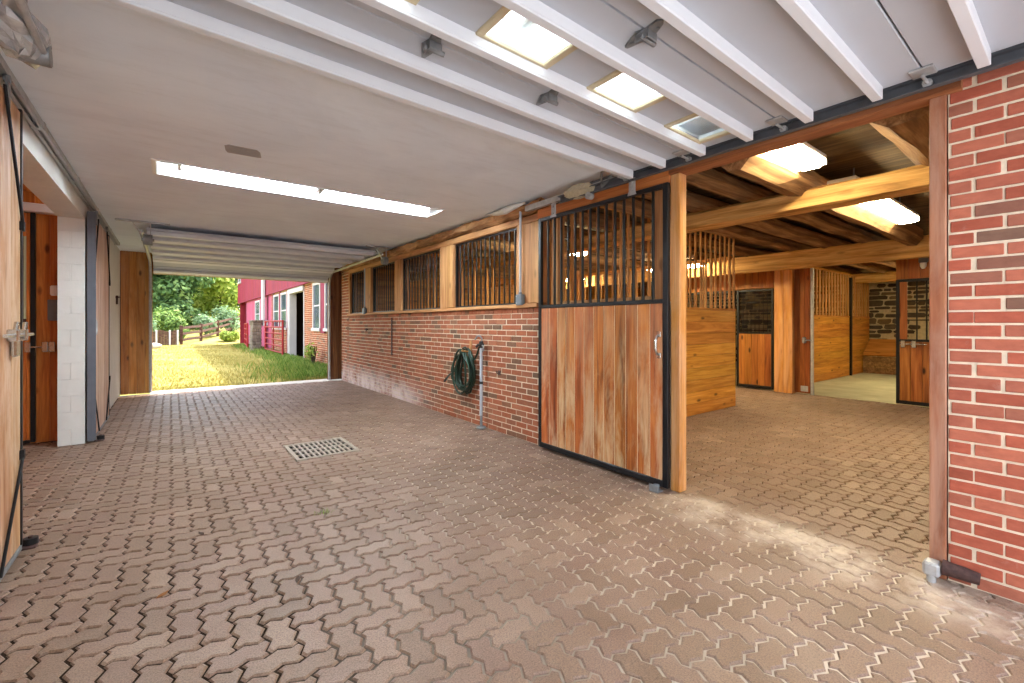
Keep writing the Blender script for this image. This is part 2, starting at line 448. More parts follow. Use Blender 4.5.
class MB:
    """collects shapes in world coordinates, then builds one mesh object"""
    def __init__(self):
        self.v, self.f, self.mi, self.sm = [], [], [], []
    def add(self, vs, fs, mi=0, smooth=False):
        o = len(self.v)
        self.v += [tuple(p) for p in vs]
        self.f += [tuple(i + o for i in f) for f in fs]
        self.mi += [mi] * len(fs)
        self.sm += [smooth] * len(fs)
        return self
    def box(self, x0, x1, y0, y1, z0, z1, mi=0, b=0.0, M=None):
        if b <= 0:
            vs = [(x, y, z) for x in (x0, x1) for y in (y0, y1) for z in (z0, z1)]
            fs = [(0, 1, 3, 2), (4, 6, 7, 5), (0, 4, 5, 1), (2, 3, 7, 6), (0, 2, 6, 4), (1, 5, 7, 3)]
        else:
            b = min(b, (x1 - x0) * 0.45, (y1 - y0) * 0.45, (z1 - z0) * 0.45)
            vs, idx = [], {}
            for ix, x in enumerate((x0, x1)):
                for iy, y in enumerate((y0, y1)):
                    for iz, z in enumerate((z0, z1)):
                        sx, sy, sz = (1 - 2 * ix) * b, (1 - 2 * iy) * b, (1 - 2 * iz) * b
                        idx[ix, iy, iz] = len(vs)
                        vs += [(x, y + sy, z + sz), (x + sx, y, z + sz), (x + sx, y + sy, z)]
            fs = []
            I = idx
            for ax in range(3):
                for s in (0, 1):
                    def k(a, c):
                        t = [0, 0, 0]
                        t[ax] = s; t[(ax + 1) % 3] = a; t[(ax + 2) % 3] = c
                        return I[tuple(t)] + ax
                    q = (k(0, 0), k(1, 0), k(1, 1), k(0, 1))
                    fs.append(q if s else q[::-1])
            for ax in range(3):
                o1, o2 = (ax + 1) % 3, (ax + 2) % 3
                for a in (0, 1):
                    for c in (0, 1):
                        t0 = [0, 0, 0]; t0[o1] = a; t0[o2] = c
                        t1 = list(t0); t1[ax] = 1
                        i0, i1 = I[tuple(t0)], I[tuple(t1)]
                        q = (i0 + o1, i1 + o1, i1 + o2, i0 + o2)
                        fs.append(q if (a == c) else q[::-1])
            for key, i in I.items():
                t = (i, i + 1, i + 2)
                fs.append(t if sum(key) % 2 else t[::-1])
        if M is not None:
            vs = [M @ Vector(p) for p in vs]
        return self.add(vs, fs, mi)
    def tube(self, pts, r, n=8, mi=0, caps=True, radii=None, closed=False):
        pts = [Vector(p) for p in pts]
        N = len(pts)
        ring, up = [], None
        for i, p in enumerate(pts):
            if closed:
                d = pts[(i + 1) % N] - pts[i - 1]
            else:
                d = pts[min(i + 1, N - 1)] - pts[max(i - 1, 0)]
            if d.length < 1e-9:
                d = Vector((0, 0, 1))
            d.normalize()
            if up is None:
                up = Vector((0, 0, 1)) if abs(d.z) < 0.9 else Vector((1, 0, 0))
            a = d.cross(up)
            if a.length < 1e-5:
                a = d.cross(Vector((0, 1, 0.3)))
            a.normalize()
            b = d.cross(a).normalized()
            up = -b if (-b).dot(up) > 0 else b
            a = d.cross(up).normalized()
            rr = radii[i] if radii else r
            ring.append([p + a * (rr * math.cos(2 * PI * k / n)) + up * (rr * math.sin(2 * PI * k / n)) for k in range(n)])
        vs = [q for rg in ring for q in rg]
        fs = []
        for i in range(N if closed else N - 1):
            j = (i + 1) % N
            for k in range(n):
                k2 = (k + 1) % n
                fs.append((i * n + k, j * n + k, j * n + k2, i * n + k2))
        o = len(self.v)
        self.add(vs, fs, mi, True)
        if caps and not closed:
            self.add(ring[0], [tuple(range(n))], mi)
            self.add(ring[-1], [tuple(range(n))[::-1]], mi)
        return self
    def bar(self, p0, p1, w, h, mi=0, b=0.0, up=(0, 0, 1)):
        """rectangular bar from p0 to p1, w across, h along up"""
        p0, p1, up = Vector(p0), Vector(p1), Vector(up)
        d = (p1 - p0)
        L = d.length
        d.normalize()
        s = d.cross(up)
        if s.length < 1e-5:
            s = d.cross(Vector((0, 1, 0)))
        s.normalize()
        u = s.cross(d).normalized()
        R = Matrix((s, d, u)).transposed().to_4x4()
        R.translation = p0
        return self.box(-w / 2, w / 2, 0, L, -h / 2, h / 2, mi, b, R)
    def prism(self, poly, d0, d1, plane='yz', mi=0):
        """polygon extruded: plane 'yz' -> along x, 'xz' -> along y, 'xy' -> along z"""
        def P(a, b, d):
            return {'yz': (d, a, b), 'xz': (a, d, b), 'xy': (a, b, d)}[plane]
        n = len(poly)
        vs = [P(a, b, d0) for a, b in poly] + [P(a, b, d1) for a, b in poly]
        fs = [tuple(range(n)), tuple(range(2 * n - 1, n - 1, -1))]
        fs += [(i, i + n, (i + 1) % n + n, (i + 1) % n) for i in range(n)]
        return self.add(vs, fs, mi)
    def ball(self, c, r, n=10, m=7, mi=0, sq=(1, 1, 1), jit=0.0, rng=None):
        vs, fs = [], []
        for i in range(m + 1):
            t = PI * i / m
            for k in range(n):
                a = 2 * PI * k / n
                j = 1 + (rng.uniform(-jit, jit) if rng else 0)
                vs.append((c[0] + r * sq[0] * j * math.sin(t) * math.cos(a), c[1] + r * sq[1] * j * math.sin(t) * math.sin(a), c[2] + r * sq[2] * j * math.cos(t)))
        for i in range(m):
            for k in range(n):
                k2 = (k + 1) % n
                fs.append((i * n + k, (i + 1) * n + k, (i + 1) * n + k2, i * n + k2))
        return self.add(vs, fs, mi, True)
    def rough_beam(self, p0, p1, w, h, seed, jit=0.018, seg=0.22, mi=0, chamfer=0.25, taper=0.0):
        rng = random.Random(seed)
        p0, p1 = Vector(p0), Vector(p1)
        d = p1 - p0
        L = d.length
        d.normalize()
        s = d.cross(Vector((0, 0, 1))).normalized()
        u = s.cross(d).normalized()
        c = chamfer
        prof = [(-.5, -.5 + c), (-.5 + c, -.5), (.5 - c, -.5), (.5, -.5 + c), (.5, .5 - c), (.5 - c, .5), (-.5 + c, .5), (-.5, .5 - c)]
        n = max(2, int(L / seg))
        base = [(rng.uniform(-jit, jit), rng.uniform(-jit, jit)) for _ in prof]
        vs, fs = [], []
        dr = 0
        for i in range(n + 1):
            q = p0 + d * (L * i / n)
            dr = dr * 0.7 + rng.uniform(-jit, jit) * 0.6
            tp = 1 - taper * i / n
            for j, (a, b) in enumerate(prof):
                ja = base[j][0] + rng.uniform(-jit, jit) * 0.6 + dr
                jb = base[j][1] + rng.uniform(-jit, jit) * 0.6
                vs.append(q + s * (a * w * tp + ja) + u * (b * h * tp + jb))
        k = len(prof)
        for i in range(n):
            for j in range(k):
                j2 = (j + 1) % k
                fs.append((i * k + j, i * k + j2, (i + 1) * k + j2, (i + 1) * k + j))
        fs.append(tuple(range(k))[::-1])
        fs.append(tuple(range(n * k, n * k + k)))
        return self.add(vs, fs, mi, False)
    def build(self, name, mats, parent=None, origin=None):
        if not isinstance(mats, (list, tuple)):
            mats = [mats]
        if parent is not None:
            O = ORIGIN[parent.name]
        elif origin is not None:
            O = Vector(origin)
        else:
            xs, ys, zs = zip(*self.v)
            O = Vector(((min(xs) + max(xs)) / 2, (min(ys) + max(ys)) / 2, min(zs)))
        me = bpy.data.meshes.new(name)
        me.from_pydata([(x - O.x, y - O.y, z - O.z) for x, y, z in self.v], [], self.f)
        for m in mats:
            me.materials.append(m)
        me.polygons.foreach_set('material_index', self.mi)
        me.polygons.foreach_set('use_smooth', self.sm)
        me.update()
        o = bpy.data.objects.new(name, me)
        COL.objects.link(o)
        if parent is not None:
            o.parent = parent
        else:
            o.location = O
        ORIGIN[o.name] = O
        return o

def tag(o, label, cat, group=None, kind=None):
    o['label'] = label
    if cat:
        o['category'] = cat
    if group:
        o['group'] = group
    if kind:
        o['kind'] = kind
    return o

def thing(name, loc, label, cat, group=None):
    o = bpy.data.objects.new(name, None)
    o.empty_display_size = 0.1
    COL.objects.link(o)
    o.location = loc
    ORIGIN[o.name] = Vector(loc)
    return tag(o, label, cat, group)

def struct(o):
    o['kind'] = 'structure'
    return o

def struct_root(name, loc):
    o = bpy.data.objects.new(name, None)
    COL.objects.link(o)
    o.location = loc
    ORIGIN[o.name] = Vector(loc)
    return struct(o)

# ------------------------------------------------------------------ floor: interlocking zigzag pavers
RX = 3.375          # face of the brick wall on the right
LX = -0.80          # face of the white wall on the left
CEIL = 2.85
U = 0.1125
DRAIN = (1.02, 1.68, 4.97, 5.68)

def build_floor():
    mb = MB()
    rng = random.Random(4)
    a = 0.13
    areas = [(-0.82, RX + 0.25, -0.55, 11.45), (RX, 10.12, -1.6, 11.4), (-1.9, -0.8, 3.9, 7.55)]
    # sand bed, cut round the drain
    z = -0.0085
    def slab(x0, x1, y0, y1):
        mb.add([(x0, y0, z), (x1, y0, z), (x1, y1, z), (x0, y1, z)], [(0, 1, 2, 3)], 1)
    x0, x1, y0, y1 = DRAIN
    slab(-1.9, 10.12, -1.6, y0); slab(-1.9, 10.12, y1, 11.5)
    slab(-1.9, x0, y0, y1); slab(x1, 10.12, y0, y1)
    def vedge(x, y):
        return [(x - a, y + .25), (x + a, y + .75), (x, y + 1)]
    def hedge(x, y):
        return [(x + .25, y + a), (x + .75, y - a), (x + 1, y)]
    def inside(cx, cy):
        return any(ax0 < cx < ax1 and ay0 < cy < ay1 for ax0, ax1, ay0, ay1 in areas)
    for i in range(-18, 92):
        for j in range(-16, 104):
            k = (i + j) % 4
            if k == 0:
                w, h = 2, 1
            elif k == 2:
                w, h = 1, 2
            else:
                continue
            cx, cy = i + w / 2, j + h / 2
            if not inside(cx * U, cy * U):
                continue
            pts = [(i, j)]
            for q in range(w):
                pts += hedge(i + q, j)
            for q in range(h):
                pts += vedge(i + w, j + q)
            top = []
            for q in range(w - 1, -1, -1):
                e = hedge(i + q, j + h)
                top += [e[1], e[0], (i + q, j + h)]
            pts += top
            for q in range(h - 1, -1, -1):
                e = vedge(i, j + q)
                pts += [e[1], e[0], (i, j + q)]
            pts = pts[:-1]
            bx0, bx1, by0, by1 = (i - .15) * U, (i + w + .15) * U, (j - .15) * U, (j + h + .15) * U
            if bx1 > DRAIN[0] and bx0 < DRAIN[1] and by1 > DRAIN[2] and by0 < DRAIN[3]:
                X, Y = cx * U, cy * U
                sd = max(((DRAIN[0] - X, 0, -1, DRAIN[0]), (X - DRAIN[1], 0, 1, DRAIN[1]), (DRAIN[2] - Y, 1, -1, DRAIN[2]), (Y - DRAIN[3], 1, 1, DRAIN[3])), key=lambda t: t[0])
                ax, sg, lim = sd[1], sd[2], sd[3] / U + sd[2] * .05
                out = []
                for q in range(len(pts)):
                    A, B = pts[q], pts[(q + 1) % len(pts)]
                    ia, ib = (A[ax] - lim) * sg >= 0, (B[ax] - lim) * sg >= 0
                    if ia:
                        out.append(A)
                    if ia != ib:
                        t = (lim - A[ax]) / (B[ax] - A[ax])
                        out.append((A[0] + t * (B[0] - A[0]), A[1] + t * (B[1] - A[1])))
                if len(out) < 4 or max(p[ax] for p in out) - min(p[ax] for p in out) < .12:
                    continue
                pts = out
            dz = rng.uniform(-.0016, .0016)
            tx, ty = rng.uniform(-.006, .006), rng.uniform(-.006, .006)
            ox, oy = rng.uniform(-.0012, .0012), rng.uniform(-.0012, .0012)
            def ring(g, zz):
                kx, ky = 1 - 2 * g / (w * U), 1 - 2 * g / (h * U)
                out = []
                for px, py in pts:
                    lx, ly = (px - cx) * U * kx, (py - cy) * U * ky
                    out.append((cx * U + lx + ox, cy * U + ly + oy, zz + dz + tx * lx + ty * ly))
                return out
            n = len(pts)
            vs = ring(.0050, -.014) + ring(.0054, -.0066) + ring(.0120, 0.0)
            fs = []
            for r in range(2):
                for q in range(n):
                    q2 = (q + 1) % n
                    fs.append((r * n + q, r * n + q2, (r + 1) * n + q2, (r + 1) * n + q))
            fs.append(tuple(range(2 * n, 3 * n)))
            mb.add(vs, fs, 0)
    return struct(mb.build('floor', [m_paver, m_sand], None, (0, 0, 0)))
build_floor()

mb = MB()
mb.box(-0.34, 3.2, 11.45, 11.92, -0.1, 0.004, 0, 0.008)
struct(mb.build('trim_1', m_threshold, None, (0, 0, 0)))
mb = MB()
mb.box(10.12, 16.6, -1.6, 11.5, -0.1, 0.0)
struct(mb.build('floor_2', m_concrete, None, (0, 0, 0)))

# drain grate: a slotted cast cover
g = thing('drain_grate', (1.35, 5.325, 0), 'pale slotted cast drain grate set flush in the paver floor', 'drain grate')
mb = MB()
x0, x1, y0, y1 = 1.03, 1.67, 4.98, 5.67
zb, zt = -0.014, 0.003
mb.box(x0, x1, y0, y0 + .045, zb, zt); mb.box(x0, x1, y1 - .045, y1, zb, zt)
mb.box(x0, x0 + .035, y0 + .045, y1 - .045, zb, zt); mb.box(x1 - .035, x1, y0 + .045, y1 - .045, zb, zt)
for k in range(1, 4):
    yy = y0 + .045 + k * .15
    w = .034 if k == 2 else .02
    mb.box(x0 + .035, x1 - .035, yy - w / 2, yy + w / 2, zb, zt)
for k in range(1, 11):
    xx = x0 + .035 + k * .57 / 11
    for q in range(4):
        ya = y0 + .045 + q * .15 + .008
        mb.box(xx - .0105, xx + .0105, ya, min(ya + .144, y1 - .046), zb, zt - .001)
mb.build('grate', m_grate, g)
mb = MB()
mb.box(x0, x1, y0, y1, -.42, -.40)
for q in ((x0 - .01, x0, y0, y1), (x1, x1 + .01, y0, y1), (x0 - .01, x1 + .01, y0 - .01, y0), (x0 - .01, x1 + .01, y1, y1 + .01)):
    mb.box(*q, -.40, -.026)
mb.build('pit', m_pit, g)

# ------------------------------------------------------------------ ceiling with two recessed light troughs
LT = [(-0.12, 2.76, 5.04, 5.50), (-0.12, 2.92, 1.46, 1.86)]
mb = MB()
cx0, cx1, cy0, cy1 = -0.86, 3.62, -0.6, 11.85
zt = 3.1
ys = [cy0, LT[1][2], LT[1][3], LT[0][2], LT[0][3], cy1]
for k in (0, 2, 4):
    mb.box(cx0, cx1, ys[k], ys[k + 1], CEIL, zt)
for x0, x1, y0, y1 in LT:
    mb.box(cx0, x0, y0, y1, CEIL, zt)
    mb.box(x1, cx1, y0, y1, CEIL, zt)
    mb.box(x0, x1, y0, y1, CEIL + .13, zt)
ceil = struct(mb.build('ceiling', m_ceiling, None, (0, 0, 0)))
mb = MB()
mb.prism([(.345, 4.30), (.37, 4.26), (.57, 4.25), (.60, 4.30), (.625, 4.42), (.60, 4.435), (.38, 4.45), (.36, 4.40)], CEIL - .004, CEIL + .01, 'xy')
mb.build('filler_patch', m_patch, ceil)

def ceiling_light(x0, x1, y0, y1, label):
    g = thing('ceiling_light', ((x0 + x1) / 2, (y0 + y1) / 2, CEIL), label, 'ceiling light')
    mb = MB()
    a = .012
    mb.box(x0 - .02, x1 + .02, y0 - .02, y0 + a, CEIL - .008, CEIL + .12)
    mb.box(x0 - .02, x1 + .02, y1 - a, y1 + .02, CEIL - .008, CEIL + .12)
    mb.box(x0 - .02, x0 + a, y0 + a, y1 - a, CEIL - .008, CEIL + .12)
    mb.box(x1 - a, x1 + .02, y0 + a, y1 - a, CEIL - .008, CEIL + .12)
    mb.box(x0, x1, y0, y1, CEIL + .115, CEIL + .128)
    mb.build('trough', m_white_metal, g)
    ym = (y0 + y1) / 2
    xm = (x0 + x1) / 2
    for q, (xa, xb) in enumerate(((x0 + .2, xm - .04), (xm + .04, x1 - .12))):
        for s in (-.075, .075):
            mb = MB(); mb.tube([(xa, ym + s, CEIL + .065), (xb, ym + s, CEIL + .065)], .019, 10)
            mb.build('tube', m_tube, g)
        for xh in (xa - .03, xb):
            mb = MB(); mb.box(xh, xh + .03, ym - .12, ym + .12, CEIL + .03, CEIL + .115, 0, .004)
            mb.build('tube_holder', m_whitebox, g)
    return g
ceiling_light(*LT[0], 'long recessed fluorescent light in the white ceiling, lit, in open view')
ceiling_light(*LT[1], 'recessed fluorescent light glowing above the raised door windows')

# ------------------------------------------------------------------ brick walls on the right
def brick_face(mb, y0, y1, z0, z1, x, seed, skip=None, bl=.205, course=.0700, depth=.1, face=-1):
    """running bond of separate bricks on a plane of constant x, front face at x"""
    rng = random.Random(seed)
    n = int(round((z1 - z0) / course))
    ch = (z1 - z0) / n
    for c in range(n):
        za, zb = z0 + c * ch + .0060, z0 + (c + 1) * ch - .0060
        y = y1 + (0 if c % 2 else bl / 2 + .005)
        while y > y0:
            a, b = y - bl, y
            jj = rng.uniform(-.006, .006)
            ya, yb = max(a + .0062 + jj, y0), min(b - .0062 + jj, y1)
            y -= bl + .0
            if yb - ya < .03:
                continue
            if skip and skip(ya, yb, za, zb):
                continue
            dx = rng.uniform(-.0025, .0025)
            dz = rng.uniform(-.0018, .0018)
            mb.box(x + dx, x + depth, ya, yb, za + dz, zb + dz, 0, .003)

mb = MB()
brick_face(mb, 2.25, 11.0, 0.0, 1.53, RX, 11, course=.0695)
for k in range(84):                                   # rowlock course under the sill
    ya = 2.26 + k * .1025
    mb.box(RX - .004, RX + .1, ya + .005, ya + .0975, 1.531, 1.592, 0, .003)
brick_face(mb, 10.82, 11.42, 0.0, 2.66, RX, 14, course=.0700)
mb.box(RX + .005, RX + .19, 2.20, 11.42, 0, 1.592, 1)
mb.box(RX + .007, RX + .19, 10.82, 11.42, 1.5, 2.66, 1)
struct(mb.build('wall_right', [m_brick, m_mortar], None, (0, 0, 0)))
mb = MB()
brick_face(mb, -0.62, 0.495, 0.0, 2.8, RX, 23, course=.0707)
mb.box(RX + .005, RX + .19, -0.62, .497, 0, 2.8, 1)
struct(mb.build('wall_right_front', [m_brick2, m_mortar], None, (0, 0, 0)))

# timber sill, rough beam and lintel over the barred windows
mb = MB()
mb.box(RX - .045, RX + .2, 3.9, 10.85, 1.594, 1.64, 0, .006)
tag(mb.build('window_sill', m_frame_y), 'long tan timber sill on top of the brick under the barred windows', 'window sill')
mb = MB()
mb.rough_beam((RX + .07, 3.86, 2.765), (RX + .07, 11.4, 2.745), .23, .17, 5, .03, .13)
tag(mb.build('rough_beam', m_rough), 'rough-hewn ragged beam along the ceiling above the barred windows', 'beam')
mb = MB()
mb.box(RX - .01, RX + .17, 3.9, 10.85, 2.60, 2.685, 0, .008)
tag(mb.build('window_lintel', m_frame_y), 'straight tan lintel board just above the barred windows', 'lintel')
WIN = [(4.33, 5.88), (6.29, 7.80), (8.09, 9.35), (9.74, 10.75)]
POSTS = [(3.86, 4.33), (5.88, 6.29), (7.80, 8.09), (9.35, 9.74), (10.75, 10.85)]
PLAB = ['tan timber post between the sliding door and the nearest barred window', 'tan timber post between the two nearest barred windows',
        'tan timber post between the second and third barred windows from the sliding door', 'tan timber post between the two farthest barred windows',
        'slim tan timber jamb at the far end of the barred windows']
for (a, b), lab in zip(POSTS, PLAB):
    mb = MB()
    mb.box(RX - .010, RX + .16, a + .004, b - .004, 1.64, 2.6, 0, .01)
    if b - a > .3:
        mb.box(RX - .016, RX + .14, a + .01, a + .19, 1.645, 2.595, 0, .008)
    tag(mb.build('window_post', m_frame_z), lab, 'post')
for q, (a, b) in enumerate(WIN):
    g = struct_root('window_%d' % (q + 1), (RX + .06, (a + b) / 2, 1.64))
    mb = MB()
    xx = RX + .06
    mb.box(xx - .02, xx + .02, a, b, 1.641, 1.665); mb.box(xx - .02, xx + .02, a, b, 2.575, 2.6)
    mb.box(xx - .02, xx + .02, a, a + .025, 1.665, 2.575); mb.box(xx - .02, xx + .02, b - .025, b, 1.665, 2.575)
    mb.build('frame', m_black, g)
    n = int(round((b - a) / .112))
    for k in range(1, n):
        yy = a + (b - a) * k / n
        mb = MB(); mb.tube([(xx, yy, 1.66), (xx, yy, 2.58)], .0125, 8)
        mb.build('bar', m_blackbar, g)

# post, header and jamb of the stable opening
mb = MB(); mb.box(RX - .03, RX + .07, 2.095, 2.185, 0, 2.655, 0, .008)
tag(mb.build('timber_post', m_post), 'square yellow timber post between the sliding door and the stable opening', 'post')
mb = MB(); mb.rough_beam((RX + .03, .44, 2.692), (RX + .03, 2.19, 2.692), .15, .075, 31, .004, .2, 0, .1)
tag(mb.build('header_timber', m_header), 'brown timber header across the top of the stable opening', 'beam')
mb = MB(); mb.box(RX - .01, RX + .13, .502, .572, 0, 2.655, 0, .005)
tag(mb.build('jamb_post', m_jamb), 'slim brown timber jamb against the front brick wall', 'post')
mb = MB(); mb.box(RX - .035, RX + .1, 2.19, 3.9, 2.60, 2.705, 0, .005)
tag(mb.build('header_board', m_orangehdr), 'orange timber header board above the weathered sliding door', 'beam')
mb = MB(); mb.box(RX + .0, RX + .12, 2.25, 2.37, 1.6, 2.6, 0, .006); mb.box(RX + .02, RX + .12, 3.62, 3.72, 1.6, 2.6, 0, .006)
mb.box(RX + .02, RX + .12, 2.37, 3.62, 1.593, 1.65, 0, .006)
mb.build('trim_6', m_frame_z)['kind'] = 'structure'

# sliding door track rail
g = thing('sliding_door_track', (RX - .06, 2.2, 2.71), 'light grey steel rail along the header over the sliding door', 'door track')
mb = MB()
xx = RX - .075
mb.box(xx - .022, xx + .03, .36, 4.05, 2.712, 2.722); mb.box(xx + .026, xx + .032, .36, 4.05, 2.722, 2.765)
mb.box(xx - .022, xx - .016, .36, 4.05, 2.722, 2.765); mb.box(xx - .022, xx + .032, .36, 4.05, 2.765, 2.772)
mb.build('rail', m_galv, g)

# sliding door with bars
def sliding_door_right():
    g = thing('sliding_door', (3.29, 2.99, 0), 'weathered orange board sliding door with black bars above, in front of the brick wall', 'sliding door')
    y0, y1, X0, X1 = 2.165, 3.81, 3.275, 3.315
    mb = MB()
    mb.box(X0, X1, y0, y0 + .05, .03, 2.58, 0, .004); mb.box(X0, X1, y1 - .045, y1, .03, 2.58, 0, .004)
    mb.box(X0, X1, y0 + .05, y1 - .045, .03, .085, 0, .004)
    mb.box(X0, X1, y0 + .05, y1 - .045, 1.575, 1.61, 0, .004)
    mb.box(X0, X1, y0 + .05, y1 - .045, 2.54, 2.58, 0, .004)
    mb.build('frame', m_black, g)
    mb = MB()
    n = 12
    w = (y1 - .045 - y0 - .05) / n
    for k in range(n):
        a = y0 + .05 + k * w
        mb.box(X0 + .006, X1 - .006, a + .003, a + w - .003, .087, 1.573, 0, .003)
    mb.box(X0 + .010, X1 - .010, y0 + .051, y1 - .046, .087, 1.573, 1)
    mb.build('board_panel', [m_doorboard, m_groove], g)
    nb = 15
    for k in range(1, nb):
        yy = y0 + .05 + (y1 - y0 - .095) * k / nb
        mb = MB(); mb.tube([(3.295, yy, 1.605), (3.295, yy, 2.545)], .0135, 8)
        mb.build('bar', m_blackbar, g)
    mb = MB()
    zc = [1.14, 1.15, 1.19, 1.255, 1.295, 1.305]
    xo = [0, -.03, -.045, -.045, -.03, 0]
    mb.tube([(X0 + xo[i], y0 + .085, zc[i]) for i in range(6)], .011, 8)
    mb.box(X0 - .004, X0 + .006, y0 + .065, y0 + .105, 1.11, 1.155, 0, .002)
    mb.box(X0 - .004, X0 + .006, y0 + .065, y0 + .105, 1.29, 1.335, 0, .002)
    h = mb.build('handle', m_chrome, g); h['label'] = 'grey pull handle'
    for yy in (2.52, 3.55):
        mb = MB()
        mb.box(X0 - .01, X0 + .0, yy - .035, yy + .035, 2.55, 2.70, 0, .003)
        mb.prism([(yy - .045, 2.55), (yy + .045, 2.55), (yy + .035, 2.58), (yy - .035, 2.58)], X0 - .014, X0 - .004, 'yz')
        mb.tube([(X0 - .02, yy, 2.585), (X0 - .005, yy, 2.585)], .012, 8)
        mb.tube([(X0 - .02, yy, 2.66), (X0 - .005, yy, 2.66)], .012, 8)
        mb.build('hanger', m_galv, g)['label'] = 'grey steel strap hanger'
sliding_door_right()
g = thing('door_guide', (3.24, 2.24, 0), 'small metal floor guide at the foot of the weathered sliding door', 'door guide')
mb = MB()
mb.box(3.19, 3.27, 2.20, 2.29, 0.001, .012, 0, .003); mb.box(3.19, 3.2, 2.2, 2.29, .012, .06, 0, .003)
mb.build('bracket', m_galv_dark, g)
mb = MB(); mb.tube([(3.232, 2.245, .012), (3.232, 2.245, .055)], .026, 12)
mb.build('roller', m_greybox, g)

# rusty stop at the jamb
g = thing('door_stop', (3.33, .47, .02), 'rusty pipe roller bracket at the foot of the slim jamb', 'door stop')
mb = MB()
mb.tube([(3.335, .37, .075), (3.33, .42, .08), (3.325, .48, .083), (3.325, .51, .084)], .04, 12, 0, True, [.03, .035, .037, .042])
mb.build('sleeve', m_rust, g)
mb = MB()
mb.box(3.27, 3.355, .515, .585, .03, .105, 0, .012)
mb.tube([(3.29, .55, .1), (3.29, .55, .0)], .02, 8)
mb.build('bracket', m_galv, g)

# conduits with junction boxes
def conduit(y, ztop, zbox, label, r=.014, bend=True):
    g = thing('electrical_conduit', (RX - .035, y, zbox), label, 'conduit')
    mb = MB()
    x = RX - .045
    mb.tube([(x, y, zbox + .06), (x, y, ztop)], r, 8)
    mb.build('pipe', m_pvc, g)
    mb = MB(); mb.box(x - .035, x + .028, y - .06, y + .06, zbox - .065, zbox + .065, 0, .012)
    mb.tube([(x, y, zbox + .06), (x, y, zbox + .09)], r * 1.5, 8)
    mb.build('junction_box', m_greybox, g)
    for dz in (-.04, .04):
        mb = MB(); mb.tube([(x - .04, y + .03, zbox + dz), (x - .034, y + .03, zbox + dz)], .008, 6)
        mb.build('screw', m_galv, g)
    return g
conduit(4.20, 2.76, 1.69, 'grey conduit and junction box on the tan post nearest the sliding door')
conduit(9.62, 2.6, 1.68, 'small grey conduit box on the far end of the window sill')
mb = MB()
mb.box(RX - .02, RX - .004, 8.19, 8.23, .80, 1.52, 0, .003)
mb.tube([(RX - .02, 8.21, 1.48), (RX + .01, 8.21, 1.48)], .01, 6)
tag(mb.build('iron_strap', m_rust), 'thin dark iron strap hanging on the brick under the third window', 'strap')
mb = MB()
mb.box(RX - .008, RX - .001, 4.66, 4.72, .74, .80, 0, .002)
mb.tube([(RX - .01, 4.69, .77), (RX - .04, 4.69, .765), (RX - .05, 4.69, .80)], .007, 6)
tag(mb.build('wall_hook', m_rust), 'small rusty hook on the brick right of the standpipe', 'hook')
mb = MB()
mb.box(RX - .03, RX - .002, 9.54, 9.68, 1.27, 1.30, 0, .006)
mb.box(RX - .04, RX - .026, 9.54, 9.58, 1.24, 1.31, 0, .004)
tag(mb.build('bent_bracket', m_rust), 'small rusty bracket on the far brick below the second window', 'bracket')

# hose on its wooden peg, and the standpipe
g = thing('hose_hanger', (RX - .03, 5.37, .8), 'wooden peg board on the brick holding the green hose', 'hose hanger')
mb = MB(); mb.box(RX - .022, RX - .002, 5.345, 5.39, .82, 1.17, 0, .003)
mb.build('backboard', m_frame_z, g)
mb = MB(); mb.tube([(RX - .005, 5.37, 1.0), (RX - .16, 5.37, 1.03)], .014, 8)
mb.build('peg', m_frame_z, g)
rng = random.Random(8)
mb = MB()
pts = []
loops = 9
for k in range(loops * 20):
    t = k / 20.0
    L = int(t)
    a = 2 * PI * t
    rr = random.Random(L * 7 + 3)
    ry, rz = .20 + rr.uniform(-.045, .05), .27 + rr.uniform(-.05, .05)
    cy, cz = 5.42 + rr.uniform(-.03, .03), .76 + rr.uniform(-.03, .01)
    x = RX - .035 - .014 * L + .01 * math.sin(a * 2 + L)
    pts.append((x, cy + ry * math.sin(a) * (1 - .2 * math.cos(a)), cz + rz * math.cos(a)))
mb.tube(pts, .0145, 7)
p0 = pts[0]
mb.tube([(RX - .05, 4.99, 1.13), (RX - .075, 5.06, 1.08), (RX - .07, 5.12, .98), (RX - .05, 5.2, .92), (RX - .05, 5.3, .88), p0], .0145, 7)
mb.tube([pts[-1], (RX - .15, 5.6, .72), (RX - .16, 5.72, .66), (RX - .16, 5.8, .60)], .0145, 7)
mb.tube([pts[10], (RX - .08, 5.5, .5), (RX - .07, 5.38, .42), (RX - .07, 5.28, .46), (RX - .06, 5.24, .6)], .0145, 7)
g = thing('garden_hose', (RX - .08, 5.42, .4), 'coiled dark green garden hose hung on the brick wall', 'hose')
mb.build('coil', m_hose, g)
mb = MB(); mb.tube([(RX - .16, 5.79, .61), (RX - .16, 5.86, .555)], .017, 8)
mb.build('nozzle', m_rubber, g)
g = thing('standpipe', (3.27, 4.99, 0), 'pale grey standpipe with a black tap beside the coiled hose', 'water standpipe')
hx, hy = 3.29, 4.99
mb = MB(); mb.tube([(hx, hy, .18), (hx, hy, .62)], .021, 10); mb.tube([(hx, hy, .62), (hx, hy, 1.09)], .021, 10)
mb.build('pipe', m_pvc, g)
mb = MB(); mb.tube([(hx, hy, .60), (hx, hy, .635)], .026, 10); mb.build('clamp_band', m_black, g)
mb = MB(); mb.tube([(hx, hy, 0), (hx, hy, .19)], .018, 10); mb.ball((hx, hy, .02), .05, 10, 6, 0, (1.4, 1.4, .5))
mb.build('base_fitting', m_galv_dark, g)
mb = MB()
mb.tube([(hx, hy, 1.08), (hx, hy, 1.13), (hx, hy, 1.17)], .03, 10, 0, True, [.022, .034, .028])
